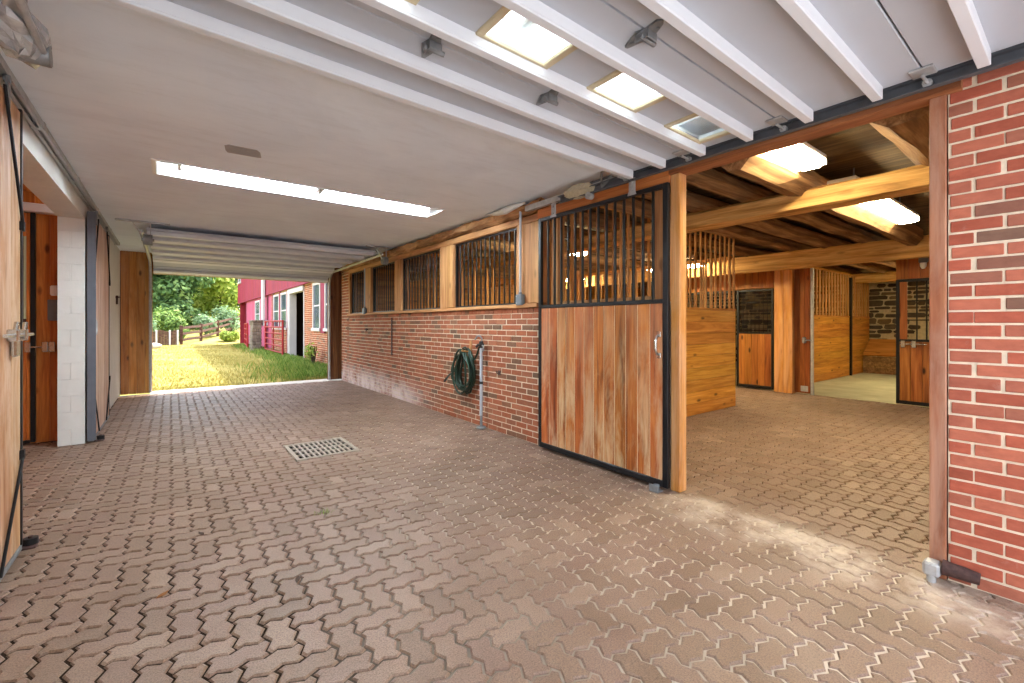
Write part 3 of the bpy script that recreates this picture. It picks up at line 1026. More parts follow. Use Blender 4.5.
mb.tube([(hx, hy, 1.12), (hx - .01, hy + .06, 1.12), (hx - .02, hy + .09, 1.09)], .018, 8)
mb.build('tap_head', m_rubber, g)
mb = MB()
mb.tube([(hx, hy - .01, 1.16), (hx - .01, hy - .03, 1.21), (hx - .02, hy + .01, 1.245), (hx - .02, hy + .07, 1.235), (hx - .02, hy + .12, 1.19)], .011, 8)
mb.tube([(hx, hy - .01, 1.12), (hx - .01, hy - .06, 1.11), (hx - .01, hy - .075, 1.06), (hx - .01, hy - .04, 1.03)], .009, 8)
mb.build('lever', m_galv_dark, g)

# ------------------------------------------------------------------ left white wall
mb = MB()
WX = -1.03
mb.box(WX, LX, 7.2, 11.72, 0, CEIL)
mb.box(WX, LX, -0.6, 3.95, 0, CEIL)
mb.box(WX, LX, 3.95, 7.2, 2.63, CEIL)
struct(mb.build('wall_left', m_white_block, None, (0, 0, 0)))
mb = MB()                                             # block courses on the return face of the pier
for k in range(14):
    za = k * .19
    for (a, b) in ((WX, LX),) if k % 2 else ((WX, WX + .11), (WX + .11, LX)):
        mb.box(a + .0006, b - .0006, 7.188, 7.21, za + .0006, min(za + .1894, 2.628), 0, .002)
struct(mb.build('trim_7', m_white_block, None, (0, 0, 0)))
mb = MB()
mb.prism([(11.0, 1.87), (10.8, 1.87), (10.8, 1.91), (11.0, 1.91)], LX + .001, LX + .012, 'yz')
mb.box(LX + .001, LX + .03, 10.86, 10.90, 1.76, 1.92, 0, .004)
mb.box(LX + .012, LX + .05, 10.82, 10.98, 1.885, 1.90, 0, .003)
tag(mb.build('wall_hasp', m_rust), 'small dark iron hasp on the white wall near the exit', 'hasp')

g = thing('sliding_door_track', (LX + .04, 6, 2.76), 'long grey steel track along the top of the white wall', 'door track')
mb = MB()
xx = LX + .045
mb.box(xx - .03, xx + .03, 1.5, 10.55, 2.838, 2.846); mb.box(xx - .03, xx - .024, 1.5, 10.55, 2.80, 2.838)
mb.box(xx + .024, xx + .03, 1.5, 10.55, 2.80, 2.838); mb.box(xx - .03, xx - .008, 1.5, 10.55, 2.796, 2.80)
mb.box(xx + .010, xx + .03, 1.5, 10.55, 2.796, 2.80)
mb.build('rail', m_galv, g)
for yy in (3.1, 4.6, 6.1, 7.6, 9.1, 10.5):
    mb = MB(); mb.box(xx - .04, xx + .036, yy - .025, yy + .025, 2.793, 2.848, 0, .003)
    mb.build('bracket', m_galv, g)

def left_door(y0, y1, label, near):
    X0, X1 = -.775, -.735
    g = thing('sliding_door', (-.755, (y0 + y1) / 2, 0), label, 'sliding door')
    mb = MB()
    n = int(round((y1 - y0 - .06) / .19))
    w = (y1 - y0 - .06) / n
    for k in range(n):
        a = y0 + .03 + k * w
        mb.box(X0, X1, a + .0015, a + w - .0015, .045, 2.70, 0, .003)
    mb.build('board_panel', m_paleboard if near else m_pinkboard, g)
    mb = MB()
    w0 = .008 if near else .05
    mb.box(X0 - .006, X1 + w0 * .6, y0, y0 + .03, .03, 2.72, 0, .003)
    mb.build('edge_channel', m_black if near else m_greysteel, g)
    mb = MB()
    mb.box(X0 - .006, X1 + .006, y1 - .03, y1, .03, 2.72, 0, .003)
    mb.build('edge_channel', m_black, g)
    mb = MB(); mb.box(X0 - .004, X1 + .008, y0 + .031, y1 - .031, .015, .045, 0, .003)
    mb.build('bottom_rail', m_galv_dark, g)
    yc = (y0 + y1) / 2
    for (pa, pb) in (((y1 - .42, 2.71), (y1 - .035, 2.0)), ((y1 - .5, .05), (y1 - .035, .6)),
                     ((y0 + .42, 2.71), (y0 + .035, 2.0)), ((y0 + .5, .05), (y0 + .035, .6))):
        mb = MB(); mb.tube([(X1 + .014, pa[0], pa[1]), (X1 + .014, pb[0], pb[1])], .008, 8)
        mb.box(X1, X1 + .02, pb[0] - .02, pb[0] + .02, pb[1] - .03, pb[1] + .03, 0, .003)
        mb.build('brace_rod', m_black, g)
    for yy in (y0 + .33, y1 - .33):
        mb = MB()
        mb.box(X1 + .001, X1 + .012, yy - .03, yy + .03, 2.62, 2.79, 0, .003)
        mb.tube([(X1 - .01, yy, 2.775), (X1 + .018, yy, 2.775)], .022, 10)
        mb.build('hanger', m_galv_dark, g)
    mb = MB()
    if near:
        mb.tube([(X1 + .03, 3.55, 1.335), (X1 + .03, 4.13, 1.335)], .011, 8)
        for yy in (3.74, 3.93):
            mb.box(X1, X1 + .045, yy - .028, yy + .028, 1.30, 1.37, 0, .006)
            mb.tube([(X1 + .03, yy, 1.36), (X1 + .035, yy + .015, 1.41)], .012, 8)
        mb.box(X1 + .004, X1 + .03, 3.76, 3.86, 1.21, 1.31, 0, .01)
        h = mb.build('slide_latch', m_chrome, g); h['label'] = 'bright metal slide bolt latch'
    else:
        ring = [(X1 + .02 + .0 * k, y0 + .13 + .05 * math.cos(2 * PI * k / 14), 1.36 + .085 * math.sin(2 * PI * k / 14)) for k in range(14)]
        mb.tube(ring, .009, 7, closed=True)
        mb.box(X1, X1 + .012, y0 + .08, y0 + .18, 1.33, 1.39, 0, .004)
        h = mb.build('ring_pull', m_galv, g); h['label'] = 'grey ring pull'
    return g
left_door(2.2, 4.04, 'pale board sliding door with slide bolt, nearest the camera on the left', True)
left_door(7.17, 8.95, 'pinkish pale board sliding door past the white block pier', False)
g = thing('floor_roller', (-.70, 4.10, 0), 'dark rubber floor roller at the foot of the nearest left door', 'roller')
mb = MB(); mb.tube([(-.705, 4.09, .012), (-.705, 4.09, .05)], .036, 12); mb.build('wheel', m_rubber, g)
mb = MB(); mb.box(-.76, -.67, 4.02, 4.15, .001, .012, 0, .004); mb.tube([(-.705, 4.09, .05), (-.705, 4.09, .062)], .012, 8)
mb.build('bracket', m_rust, g)
g = thing('floor_roller', (-.67, 7.32, 0), 'dark rubber floor roller beside the white block pier', 'roller')
mb = MB(); mb.tube([(-.675, 7.30, .012), (-.675, 7.30, .055)], .036, 12); mb.build('wheel', m_rubber, g)
mb = MB(); mb.box(-.73, -.64, 7.24, 7.36, .001, .012, 0, .004); mb.tube([(-.675, 7.30, .055), (-.675, 7.30, .066)], .012, 8)
mb.build('bracket', m_rust, g)

# the passage behind the left wall
mb = MB()
mb.box(-2.05, -1.9, 3.8, 7.7, 0, 2.95); mb.box(-1.9, WX - .001, 3.78, 3.94, 0, 2.95)
mb.box(-1.9, WX, 3.94, 7.7, 2.95, 3.05)
struct(mb.build('wall_passage', m_pine_z, None, (0, 0, 0)))
mb = MB()
for k in range(7):
    xa = -1.9 + k * .125
    mb.box(xa + .001, xa + .124, 7.59, 7.66, 0, 2.95, 0, .002)
struct(mb.build('wall_passage_back', m_pine_z, None, (0, 0, 0)))
mb = MB(); mb.box(-1.9, WX - .001, 7.46, 7.585, 2.70, 2.80, 0, .008)
tag(mb.build('passage_lintel', m_white_block), 'white painted lintel over the boarded passage door on the left', 'beam')
g = thing('passage_door', (-1.5, 7.56, 0), 'orange pine boarded door with a glass pane in the left passage', 'door')
mb = MB()
for xa, xb in ((-1.88, -1.80), (-1.80, -1.68)):
    mb.box(xa, xb - .002, 7.545, 7.585, .05, 2.45, 0, .003)
for xa, xb in ((-1.68, -1.56), (-1.56, -1.44), (-1.44, -1.335)):
    mb.box(xa, xb - .002, 7.545, 7.585, .05, 1.32, 0, .003)
    mb.box(xa, xb - .002, 7.545, 7.585, 2.42, 2.69, 0, .003)
mb.box(-1.335, -1.305, 7.545, 7.585, .05, 2.69, 0, .003)
mb.build('boards', m_pine_z, g)
mb = MB(); mb.box(-1.68, -1.335, 7.56, 7.575, 1.46, 2.42); mb.build('glass_pane', m_nookglass, g)
mb = MB(); mb.box(-1.68, -1.335, 7.548, 7.58, 1.322, 1.46, 0, .004)
mb.box(-1.375, -1.36, 7.548, 7.56, 1.46, 2.42); mb.build('glazing_bar', m_fencewood, g)
mb = MB(); mb.box(-1.302, -1.262, 7.53, 7.587, .02, 2.70, 0, .004); mb.box(-1.88, -1.303, 7.53, 7.587, .012, .05, 0, .004)
mb.build('steel_edge', m_black, g)
mb = MB()
mb.tube([(-1.36, 7.51, 1.13), (-1.10, 7.51, 1.13)], .012, 8)
for xx in (-1.32, -1.18, -1.12):
    mb.box(xx - .025, xx + .025, 7.495, 7.545, 1.07, 1.19, 0, .005)
h = mb.build('bolt_latch', m_chrome, g); h['label'] = 'bright bolt latch'
mb = MB(); mb.box(-1.165, -1.06, 7.55, 7.588, 1.44, 1.69, 0, .006)
tag(mb.build('electrical_box', m_greybox), 'grey metal electrical box on the passage boards', 'electrical box')
mb = MB(); mb.box(-1.145, -1.05, 7.55, 7.588, 1.74, 1.86, 0, .012)
tag(mb.build('switch_box', m_whitebox), 'small white plastic switch box above the grey electrical box', 'switch box')

# ------------------------------------------------------------------ exit: boards either side, far raised door
def exit_boards(x0, x1, n, z1, m, label):
    mb = MB()
    w = (x1 - x0) / n
    for k in range(n):
        mb.box(x0 + k * w + .0015, x0 + (k + 1) * w - .0015, 11.70, 11.745, 0.002, z1, 0, .004)
    return mb
struct(exit_boards(LX + .01, -.30, 4, CEIL, m_exitboard, '').build('trim_8', m_exitboard, None, (0, 0, 0)))
struct(exit_boards(3.12, 3.5, 3, CEIL, m_exitdark, '').build('trim_9', m_exitdark, None, (0, 0, 0)))
mb = MB(); mb.box(-0.86, 3.62, 11.75, 11.95, 2.47, 6.5); mb.box(3.2, 3.62, 11.75, 11.95, 0, 2.47); mb.box(-1.03, -.33, 11.75, 11.95, 0, 2.47)
struct(mb.build('wall_exit', m_brick, None, (0, 0, 0)))

def bent(x, s):
    """track line: up the wall, round the corner, then along the ceiling"""
    pts = [(x, 11.58, .02), (x, 11.58, 2.32)]
    for k in range(1, 7):
        a = PI / 2 * k / 6
        pts.append((x, 11.58 - .34 * (1 - math.cos(a)), 2.32 + .34 * math.sin(a)))
    pts.append((x, 8.1, 2.70))
    return pts
def far_track(x, side, label):
    g = thing('garage_door_track', (x, 10, 0), label, 'garage door track')
    mb = MB(); mb.tube(bent(x, side), .028, 6); mb.build('rail', m_galv, g)
    mb = MB()
    mb.bar((x - .28, 8.15, 2.835), (x + .32, 8.15, 2.835), .05, .022)
    mb.bar((x + .1, 8.15, 2.83), (x + .1, 8.15, 2.60), .035, .01, up=(1, 0, 0))
    mb.bar((x - .1, 8.15, 2.83), (x + .03, 8.15, 2.6), .035, .01, up=(1, 0, 0))
    mb.build('ceiling_hanger', m_galv, g)
    mb = MB(); mb.tube([(x + .02, 8.15, 2.59), (x + .12, 8.15, 2.59)], .075, 14); mb.tube([(x + .0, 8.15, 2.59), (x + .14, 8.15, 2.59)], .02, 8)
    mb.build('pulley', m_galv_dark, g)
far_track(-.33, 1, 'silver curved door track with pulley at the left of the exit')
far_track(3.13, -1, 'silver curved door track with pulley at the right of the exit')

def garage_far():
    g = thing('garage_door', (1.45, 9.8, 2.4), 'white sectional garage door rolled up over the far exit', 'garage door')
    x0, x1 = -.28, 3.06
    # panels follow the track: horizontal ones, then the last one tipping down
    path = [(8.25, 2.745), (8.95, 2.745), (9.65, 2.74), (10.35, 2.735), (11.0, 2.70), (11.52, 2.46)]
    for k in range(len(path) - 1):
        (ya, za), (yb, zb) = path[k], path[k + 1]
        mb = MB()
        L = math.hypot(yb - ya, zb - za)
        dy, dz = (yb - ya) / L, (zb - za) / L
        Rm = Matrix(((1, 0, 0, 0), (0, dy, -dz, ya), (0, dz, dy, za), (0, 0, 0, 1)))
        mb.box(x0, x1, .006, L - .006, 0, .035, 0, .004, Rm)
        for f in (.25, .62):
            mb.box(x0, x1, L * f, L * f + .012, -.01, .001, 0, 0, Rm)
        mb.build('section', m_panel, g)
        for yy in ((.04, L - .1)):
            mb = MB(); mb.box(x0, x1, yy, yy + .085, -.055, -.001, 0, .006, Rm)
            mb.build('strut', m_rib, g)
    mb = MB(); mb.box(x0, x1, 11.50, 11.545, 2.405, 2.455, 0, .008); mb.build('bottom_seal', m_beige, g)
garage_far()

# ------------------------------------------------------------------ near raised garage door, overhead
def garage_near():
    g = thing('garage_door', (1.4, 1.2, 2.66), 'white ribbed sectional garage door raised overhead in the foreground', 'garage door')
    g.rotation_euler = (0, .02, 0)                    # hangs a touch higher on its left track
    g.location.z += .036
    x0, x1 = -.42, 3.215
    zb, zt = 2.735, 2.775
    edges = [2.62, 1.965, 1.275, .56, -.15]
    winx = [(-1.03 + .755 * k + .69, -1.03 + .755 * k + 1.08) for k in range(0, 5)]
    winx = [(1.172 + .755 * (k - 2) - .0, 1.172 + .755 * (k - 2) + .39) for k in range(0, 5)]
    wy0, wy1 = 1.525, 1.775
    for k in range(4):
        yb, ya = edges[k] - .004, edges[k + 1] + .004
        mb = MB()
        if k != 1:
            mb.box(x0, x1, ya, yb, zb, zt, 0, .004)
        else:
            mb.box(x0, x1, ya, wy0, zb, zt); mb.box(x0, x1, wy1, yb, zb, zt)
            xs = [x0] + [v for w in winx for v in w] + [x1]
            for q in range(0, len(xs), 2):
                mb.box(xs[q], xs[q + 1], wy0, wy1, zb, zt)
        mb.build('section', m_panel, g)
    for yy in (2.455, 2.135, 1.795, 1.452, 1.09, .748, .33, -.02):
        mb = MB()
        z0 = 2.665
        mb.box(x0 + .05, x1 - .03, yy - .014, yy + .034, z0, z0 + .012, 0, .003)
        mb.box(x0 + .05, x1 - .03, yy - .014, yy - .006, z0 + .012, zb, 0, .002)
        mb.box(x0 + .05, x1 - .03, yy + .026, yy + .034, z0 + .012, zb, 0, .002)
        mb.build('strut', m_rib, g)
    for a, b in winx:
        mb = MB()
        t = .032
        for (xa, xb, ya, yb) in ((a - t, b + t, wy0 - t, wy0 + .008), (a - t, b + t, wy1 - .008, wy1 + t), (a - t, a + .008, wy0 + .008, wy1 - .008), (b - .008, b + t, wy0 + .008, wy1 - .008)):
            mb.box(xa, xb, ya, yb, zb - .012, zb + .012, 0, .004)
        w = mb.build('window_frame', m_beige, g)
        mb = MB(); mb.box(a + .004, b - .004, wy0 + .004, wy1 - .004, zb + .014, zb + .02)
        mb.build('pane', m_pane, w)
        for sx in (a - t / 2, (a + b) / 2, b + t / 2):
            for sy in (wy0 - t / 2, wy1 + t / 2):
                mb = MB(); mb.tube([(sx, sy, zb - .016), (sx, sy, zb - .01)], .006, 6)
                mb.build('screw', m_galv_dark, w)
    def hinge(x, y, side=False):
        mb = MB()
        poly = [(-.115, -.02), (-.09, -.045), (-.03, -.035), (.02, -.05), (.06, -.03), (.115, .0), (.11, .018), (.03, .036), (-.04, .034), (-.1, .0)]
        poly = [(x + py * .9, y + px) for px, py in poly]
        mb.prism(poly, zb - .012, zb - .001, 'xy')
        mb.box(x - .035, x + .035, y - .045, y - .037, zb - .05, zb - .01, 0, .003)
        mb.box(x - .035, x - .028, y - .045, y + .03, zb - .05, zb - .01, 0, .003)
        mb.tube([(x - .05, y - .012, zb - .036), (x + .06, y - .012, zb - .036)], .013, 8)
        for q in (-.07, .07):
            mb.tube([(x, y + q, zb - .018), (x, y + q, zb - .01)], .011, 6)
        mb.build('hinge', m_galv_dark, g)
    for x in (1.02, 1.79): hinge(x, 1.99)
    for x in (1.765, .8): hinge(x, 1.29)
    hinge(.4, .56); hinge(1.6, .56)
    for y in (1.965, 1.275, .56, 2.58):
        mb = MB()
        mb.box(3.10, 3.2, y - .05, y + .05, zb - .014, zb - .001, 0, .004)
        mb.tube([(3.15, y, zb - .03), (3.285, y, zb - .03)], .009, 8)
        mb.tube([(3.245, y, zb - .03), (3.268, y, zb - .03)], .022, 10)
        mb.build('roller', m_galv, g)
garage_near()

# horizontal tracks of the near door
g = thing('garage_door_track', (3.27, 1.2, 2.66), 'dark grey steel door track above the stable opening and sliding door', 'garage door track')
mb = MB()
mb.box(3.275, 3.282, -.5, 3.45, 2.68, 2.745); mb.box(3.235, 3.275, -.5, 3.45, 2.735, 2.745); mb.box(3.235, 3.275, -.5, 3.45, 2.672, 2.68)
mb.box(3.282, 3.288, -.5, 3.2, 2.73, 2.80)
mb.build('rail', m_darkgrey, g)
mb = MB()
mb.bar((3.25, 2.86, 2.72), (3.25, 2.86, 2.848), .022, .008, up=(1, 0, 0))
mb.bar((3.25, 2.86, 2.70), (3.25, 2.60, 2.845), .03, .01, up=(1, 0, 0))
mb.build('hanger', m_galv_dark, g)
mb = MB(); mb.tube([(3.23, 3.02, 2.655), (3.29, 3.02, 2.655)], .035, 12); mb.tube([(3.22, 3.02, 2.655), (3.30, 3.02, 2.655)], .012, 8)
mb.build('pulley', m_galv, g)
def crumple(c, sx, sy, sz, seed, n=14, m=9, j=.14):
    r = random.Random(seed)
    mb = MB()
    mb.ball(c, 1.0, n, m, 0, (sx, sy, sz), j, r)
    mb.sm = [False] * len(mb.sm)
    return mb
mb = crumple((3.262, 3.17, 2.735), .055, .2, .07, 3, 12, 9, .16)
tag(mb.build('wrapping_sleeve', m_sleeve), 'crumpled tan sleeve wrapped round the track above the sliding door', 'sleeve')
mb = MB()
mb.tube([(RX - .07, 4.9, 2.835), (RX - .09, 4.6, 2.80), (RX - .11, 4.4, 2.79), (RX - .10, 4.25, 2.81), (RX - .05, 4.1, 2.83)], .04, 7, 0, True, [.006, .03, .045, .035, .01])
mb.sm = [False] * len(mb.sm)
tag(mb.build('torn_paper', m_whitebox), 'torn flap of pale paper hanging at the ceiling above the tan post', 'paper')

g = thing('garage_door_track', (-.47, 1.2, 2.6), 'silver steel door track at the upper left corner', 'garage door track')
mb = MB()
mb.box(-.51, -.503, -.5, 2.9, 2.62, 2.69); mb.box(-.503, -.46, -.5, 2.9, 2.683, 2.69); mb.box(-.503, -.46, -.5, 2.9, 2.62, 2.627)
mb.tube([(-.43, -.5, 2.60), (-.45, 2.95, 2.60)], .014, 8)
mb.build('rail', m_galv, g)
mb = MB(); mb.bar((-.49, 2.75, 2.68), (-.49, 2.75, 2.848), .03, .008, up=(1, 0, 0)); mb.build('hanger', m_galv_dark, g)
mb = MB(); mb.tube([(-.53, 2.86, 2.60), (-.43, 2.86, 2.60)], .045, 14); mb.build('pulley', m_galv_dark, g)
mb = crumple((-.515, 2.78, 2.64), .09, .24, .085, 12, 13, 9, .17)
tag(mb.build('plastic_bag', m_film), 'crumpled shiny grey plastic bag on the track end at upper left', 'plastic bag')

# debris on the pavers
def leaf(x, y, s, a, label, m):
    mb = MB()
    ca, sa = math.cos(a), math.sin(a)
    prof = [(-1, 0, 0), (-.4, .38, .15), (.3, .42, .2), (1, .05, .3), (.35, -.36, .1), (-.45, -.35, .2)]
    top = [(x + s * (px * ca - py * sa), y + s * (px * sa + py * ca), .004 + s * pz) for px, py, pz in prof]
    bot = [(p[0], p[1], p[2] - .0015) for p in top]
    mb.add(top + bot, [(0, 1, 2), (0, 2, 3), (0, 3, 4), (0, 4, 5), (8, 7, 6), (9, 8, 6), (10, 9, 6), (11, 10, 6)] + [(i, (i + 1) % 6, (i + 1) % 6 + 6, i + 6) for i in range(6)])
    return tag(mb.build('dry_leaf', m), label, 'leaf')
m_dryleaf = plain('dry_leaf_brown', srgb(140, 92, 48), 0.8, 0, 0.2, 30)
m_darkleaf = plain('dead_leaf_dark', srgb(62, 44, 30), 0.8, 0, 0.2, 30)
leaf(-.035, 2.92, .03, .5, 'small tan leaf fallen on the pavers in the left foreground', m_dryleaf)
leaf(.55, 2.65, .028, 1.2, 'small dark leaf fallen on the pavers in the centre foreground', m_darkleaf)
leaf(.16, 3.62, .03, 2.0, 'small dark leaf lying between the pavers left of centre', m_darkleaf)
mb = MB()
rng = random.Random(2)
for k in range(26):
    a = rng.uniform(0, 2 * PI); r = rng.uniform(0, .05); h = rng.uniform(.012, .04)
    x, y = .9 + r * math.cos(a) * 1.4, 3.48 + r * math.sin(a)
    b = rng.uniform(0, 2 * PI)
    mb.add([(x, y, -.004), (x + .004, y, -.004), (x + .02 * math.cos(b), y + .02 * math.sin(b), h)], [(0, 1, 2)])
tag(mb.build('weed_tuft', m_lush), 'tiny weed tuft growing between pavers in front of the grate', 'weed', None, 'stuff')

# ------------------------------------------------------------------ stable: shell
SX0, SX1, SY0, SY1 = RX + .2, 16.6, -1.6, 11.5
mb = MB()
n = 26
w = (SX1 - RX) / n
for k in range(n):
    mb.box(RX + .12 + k * w, RX + .12 + (k + 1) * w - .006, SY0, SY1, 3.0, 3.04)
mb.box(RX + .12, SX1, SY0, SY1, 3.04, 3.1)
struct(mb.build('ceiling_stable', m_deck, None, (0, 0, 0)))
mb = MB()
for k in range(20):
    mb.box(RX + .2, SX1, SY0 - .15, SY0, .15 * k + .002, .15 * (k + 1) - .002, 0, .004)
struct(mb.build('wall_stable_side', m_pine_x, None, (0, 0, 0)))
mb = MB(); mb.box(RX + .2, SX1, SY1, SY1 + .15, 0, 3.0); struct(mb.build('wall_stable_far', m_pine_x, None, (0, 0, 0)))

def stones(mb, y0, y1, z0, z1, x, seed):
    rng = random.Random(seed)
    z = z0
    while z < z1:
        h = rng.uniform(.09, .2)
        y = y0 - rng.uniform(0, .3)
        while y < y1:
            w = rng.uniform(.18, .55)
            hh = h * rng.uniform(.8, 1.1)
            g = .012
            a, b, c, d = y + g, y + w - g, z + g, z + hh - g
            k = min(.05, hh * .35)
            poly = [(a + k * rng.uniform(.3, 1.3), c), (b - k * rng.uniform(.3, 1.3), c + rng.uniform(-.01, .01)), (b, c + k * rng.uniform(.4, 1)), (b - rng.uniform(0, .02), d - k * rng.uniform(.4, 1)), (b - k * rng.uniform(.3, 1.6), d), (a + k * rng.uniform(.3, 1.6), d + rng.uniform(-.012, .012)), (a, d - k * rng.uniform(.4, 1)), (a + rng.uniform(0, .02), c + k * rng.uniform(.4, 1))]
            mb.prism(poly, x - rng.uniform(.0, .05), x + .1, 'yz')
            y += w
        z += h
mb = MB()
stones(mb, 1.2, 9.0, 0.0, 2.95, 16.5, 5)
mb.box(16.49, 16.75, SY0, SY1, 0, 3.0, 1)
struct(mb.build('wall_stable_back', [m_stone, m_stonemortar], None, (0, 0, 0)))

# ------------------------------------------------------------------ stable: beams and joists
def beam(name, p0, p1, w, h, m, label, seed, group=None, jit=.014, ch=.14):
    mb = MB(); mb.rough_beam(p0, p1, w, h, seed, jit, .3, 0, ch)
    return tag(mb.build(name, m), label, 'beam', group)
beam('ceiling_beam', (4.93, SY0, 2.60), (4.93, SY1, 2.60), .22, .20, m_beam, 'old squared yellow beam crossing the stable ceiling nearest the opening', 41, None, .01)
beam('ceiling_beam', (9.42, SY0, 2.615), (9.42, SY1, 2.615), .22, .33, m_beam, 'deep golden beam carried on the far posts above the stalls', 42, None, .006, .05)
beam('stall_beam', (15.3, 2.0, 2.66), (15.3, 8, 2.66), .2, .26, m_beam, 'pale timber beam deep inside the open stall', 43)
JO = [(1.78, .25, 'lit pale log joist directly left of the fluorescent lights'),
      (2.38, .22, 'brown log joist second to the left of the fluorescent lights'),
      (2.95, .24, 'brown log joist third to the left of the fluorescent lights'),
      (3.5, .2, 'brown log joist above the slatted stall partition'),
      (.70, .42, 'wide dark rough joist to the right of the fluorescent lights'),
      (-.3, .24, 'dark joist in the corner behind the front brick wall')]
for q, (y, w, lab) in enumerate(JO):
    mb = MB(); zz = 2.79 if q in (0, 4) else 2.865
    mb.rough_beam((RX + .25, y, zz), (9.3 if q in (0, 4) else 16.4, y, zz), w, .3 if q in (0, 4) else .2, 60 + q, .016, .3, 0, .3)
    tag(mb.build('log_joist', m_joist), lab, 'joist')
for q in range(9):
    y = 4.35 + q * .8
    mb = MB(); mb.rough_beam((RX + .25, y, 2.865), (16.4, y, 2.865), .2, .2, 80 + q, .016, .4, 0, .3)
    tag(mb.build('log_joist', m_joist), 'brown log joist seen through the barred windows beyond the brick wall', 'joist', 'joists beyond the barred windows')
mb = MB()
mb.tube([(3.7, .22, 2.72), (4.1, .22, 2.72), (4.25, .16, 2.70), (4.4, -.02, 2.66), (4.6, -.3, 2.66)], .05, 10)
mb.tube([(4.15, .2, 2.70), (4.15, .2, 2.92)], .045, 10)
tag(mb.build('drain_pipe', m_duct), 'grey bent pipe under the dark ceiling at the right of the opening', 'pipe')
mb = MB(); mb.tube([(3.6, 2.08, 2.90), (9.9, 2.08, 2.90)], .022, 8)
tag(mb.build('conduit_pipe', m_duct), 'thin grey pipe running between brown joists of the stable ceiling', 'pipe')

def fluoro(x0, x1, y0, y1, z, label, along='x', dm=None):
    g = thing('fluorescent_light', ((x0 + x1) / 2, (y0 + y1) / 2, z), label, 'fluorescent light')
    mb = MB()
    mb.box(x0, x1, y0, y1, z + .05, z + .09, 0, .006)
    e = .012
    if along == 'x':
        mb.box(x0, x0 + e, y0, y1, z, z + .05); mb.box(x1 - e, x1, y0, y1, z, z + .05)
    else:
        mb.box(x0, x1, y0, y0 + e, z, z + .05); mb.box(x0, x1, y1 - e, y1, z, z + .05)
    mb.build('housing', m_white_metal, g)
    for t in (.15, .85):
        px, py = (x0 + (x1 - x0) * t, (y0 + y1) / 2) if along == 'x' else ((x0 + x1) / 2, y0 + (y1 - y0) * t)
        mb = MB(); mb.tube([(px, py, z + .088), (px, py, 3.002)], .008, 6)
        mb.build('hanger_rod', m_galv_dark, g)
    mb = MB()
    if along == 'x':
        ya, yb = y0 + .01, y1 - .01
        prof = [(ya, z + .05), (ya, z + .015), (ya + .04, z - .012), (yb - .04, z - .012), (yb, z + .015), (yb, z + .05)]
        mb.prism(prof, x0 + e, x1 - e, 'yz')
    else:
        xa, xb = x0 + .01, x1 - .01
        prof = [(xa, z + .05), (xa, z + .015), (xa + .04, z - .012), (xb - .04, z - .012), (xb, z + .015), (xb, z + .05)]
        mb.prism(prof, y0 + e, y1 - e, 'xz')
    mb.build('diffuser', dm or m_diff, g)
    return g
fluoro(3.62, 4.5, 1.42, 1.645, 2.775, 'lit fluorescent light nearest the stable opening, before the first beam')
fluoro(5.2, 7.7, 1.40, 1.64, 2.735, 'lit fluorescent light deeper in the stable, past the first beam')
fluoro(8.7, 8.95, 5.0, 6.3, 2.62, 'lit fluorescent light in the aisle beyond the slatted stall', 'y', m_diff2)
fluoro(8.7, 8.95, 8.4, 9.7, 2.62, 'lit fluorescent light at the far end of the stall aisle', 'y', m_diff2)
fluoro(12.4, 13.6, 1.2, 1.45, 2.62, 'unseen added fluorescent light brightening the open concrete floored stall', 'x', m_diff2)  # added lamp, kept out of view, to light the open stall
fluoro(4.8, 6.0, 5.6, 5.85, 2.66, 'lit fluorescent light in the stall behind the nearest barred window', 'x', m_diff2)  # added lamp to brighten what shows through the window bars

# ------------------------------------------------------------------ stable: slatted partition
def partition(x0, x1, y, label, m, slat, zt=1.62, top=2.86, n=None, step=.145, sw=.017, rail=True, name='stall_partition'):
    g = thing(name, ((x0 + x1) / 2, y, 0), label, 'stall partition')
    mb = MB()
    k, z = 0, .005
    rows = 9
    h = (zt - z) / rows
    for k in range(rows):
        mb.box(x0, x1, y - .025, y + .025, z + k * h + .0015, z + (k + 1) * h - .0015, 0, .004)
    mb.build('board_panel', m, g)
    mb = MB(); mb.box(x0, x1, y - .035, y + .035, zt, zt + .035, 0, .004); mb.box(x0, x1, y - .03, y + .03, top, top + .05, 0, .004)
    mb.build('rail', m, g)
    nb = int((x1 - x0) / step)
    for k in range(nb + 1):
        xx = x0 + .02 + (x1 - x0 - .04) * k / nb
        mb = MB(); mb.box(xx - sw, xx + sw, y - .012, y + .012, zt + .035, top, 0, .003)
        mb.build('slat', slat, g)
    return g
partition(RX + .22, 7.64, 3.765, 'golden board stall partition with tall brown slats, left of the stable floor', m_pine_x, m_slat)
partition(10.3, 14.66, 4.12, 'golden board partition with tan slats inside the open stall, in front of the black post', m_pine_x, m_slat, 1.58, 2.72, None, .2, .05)
partition(14.76, 16.4, 4.12, 'short golden board partition with tan slats behind the black post', m_pine_x, m_slat, 1.58, 2.72, None, .2, .05)
mb = MB(); mb.box(14.67, 14.75, 4.05, 4.17, 0, 2.66, 0, .006)
tag(mb.build('steel_post', m_black), 'black steel post between the two halves of the slatted stall partition', 'post')
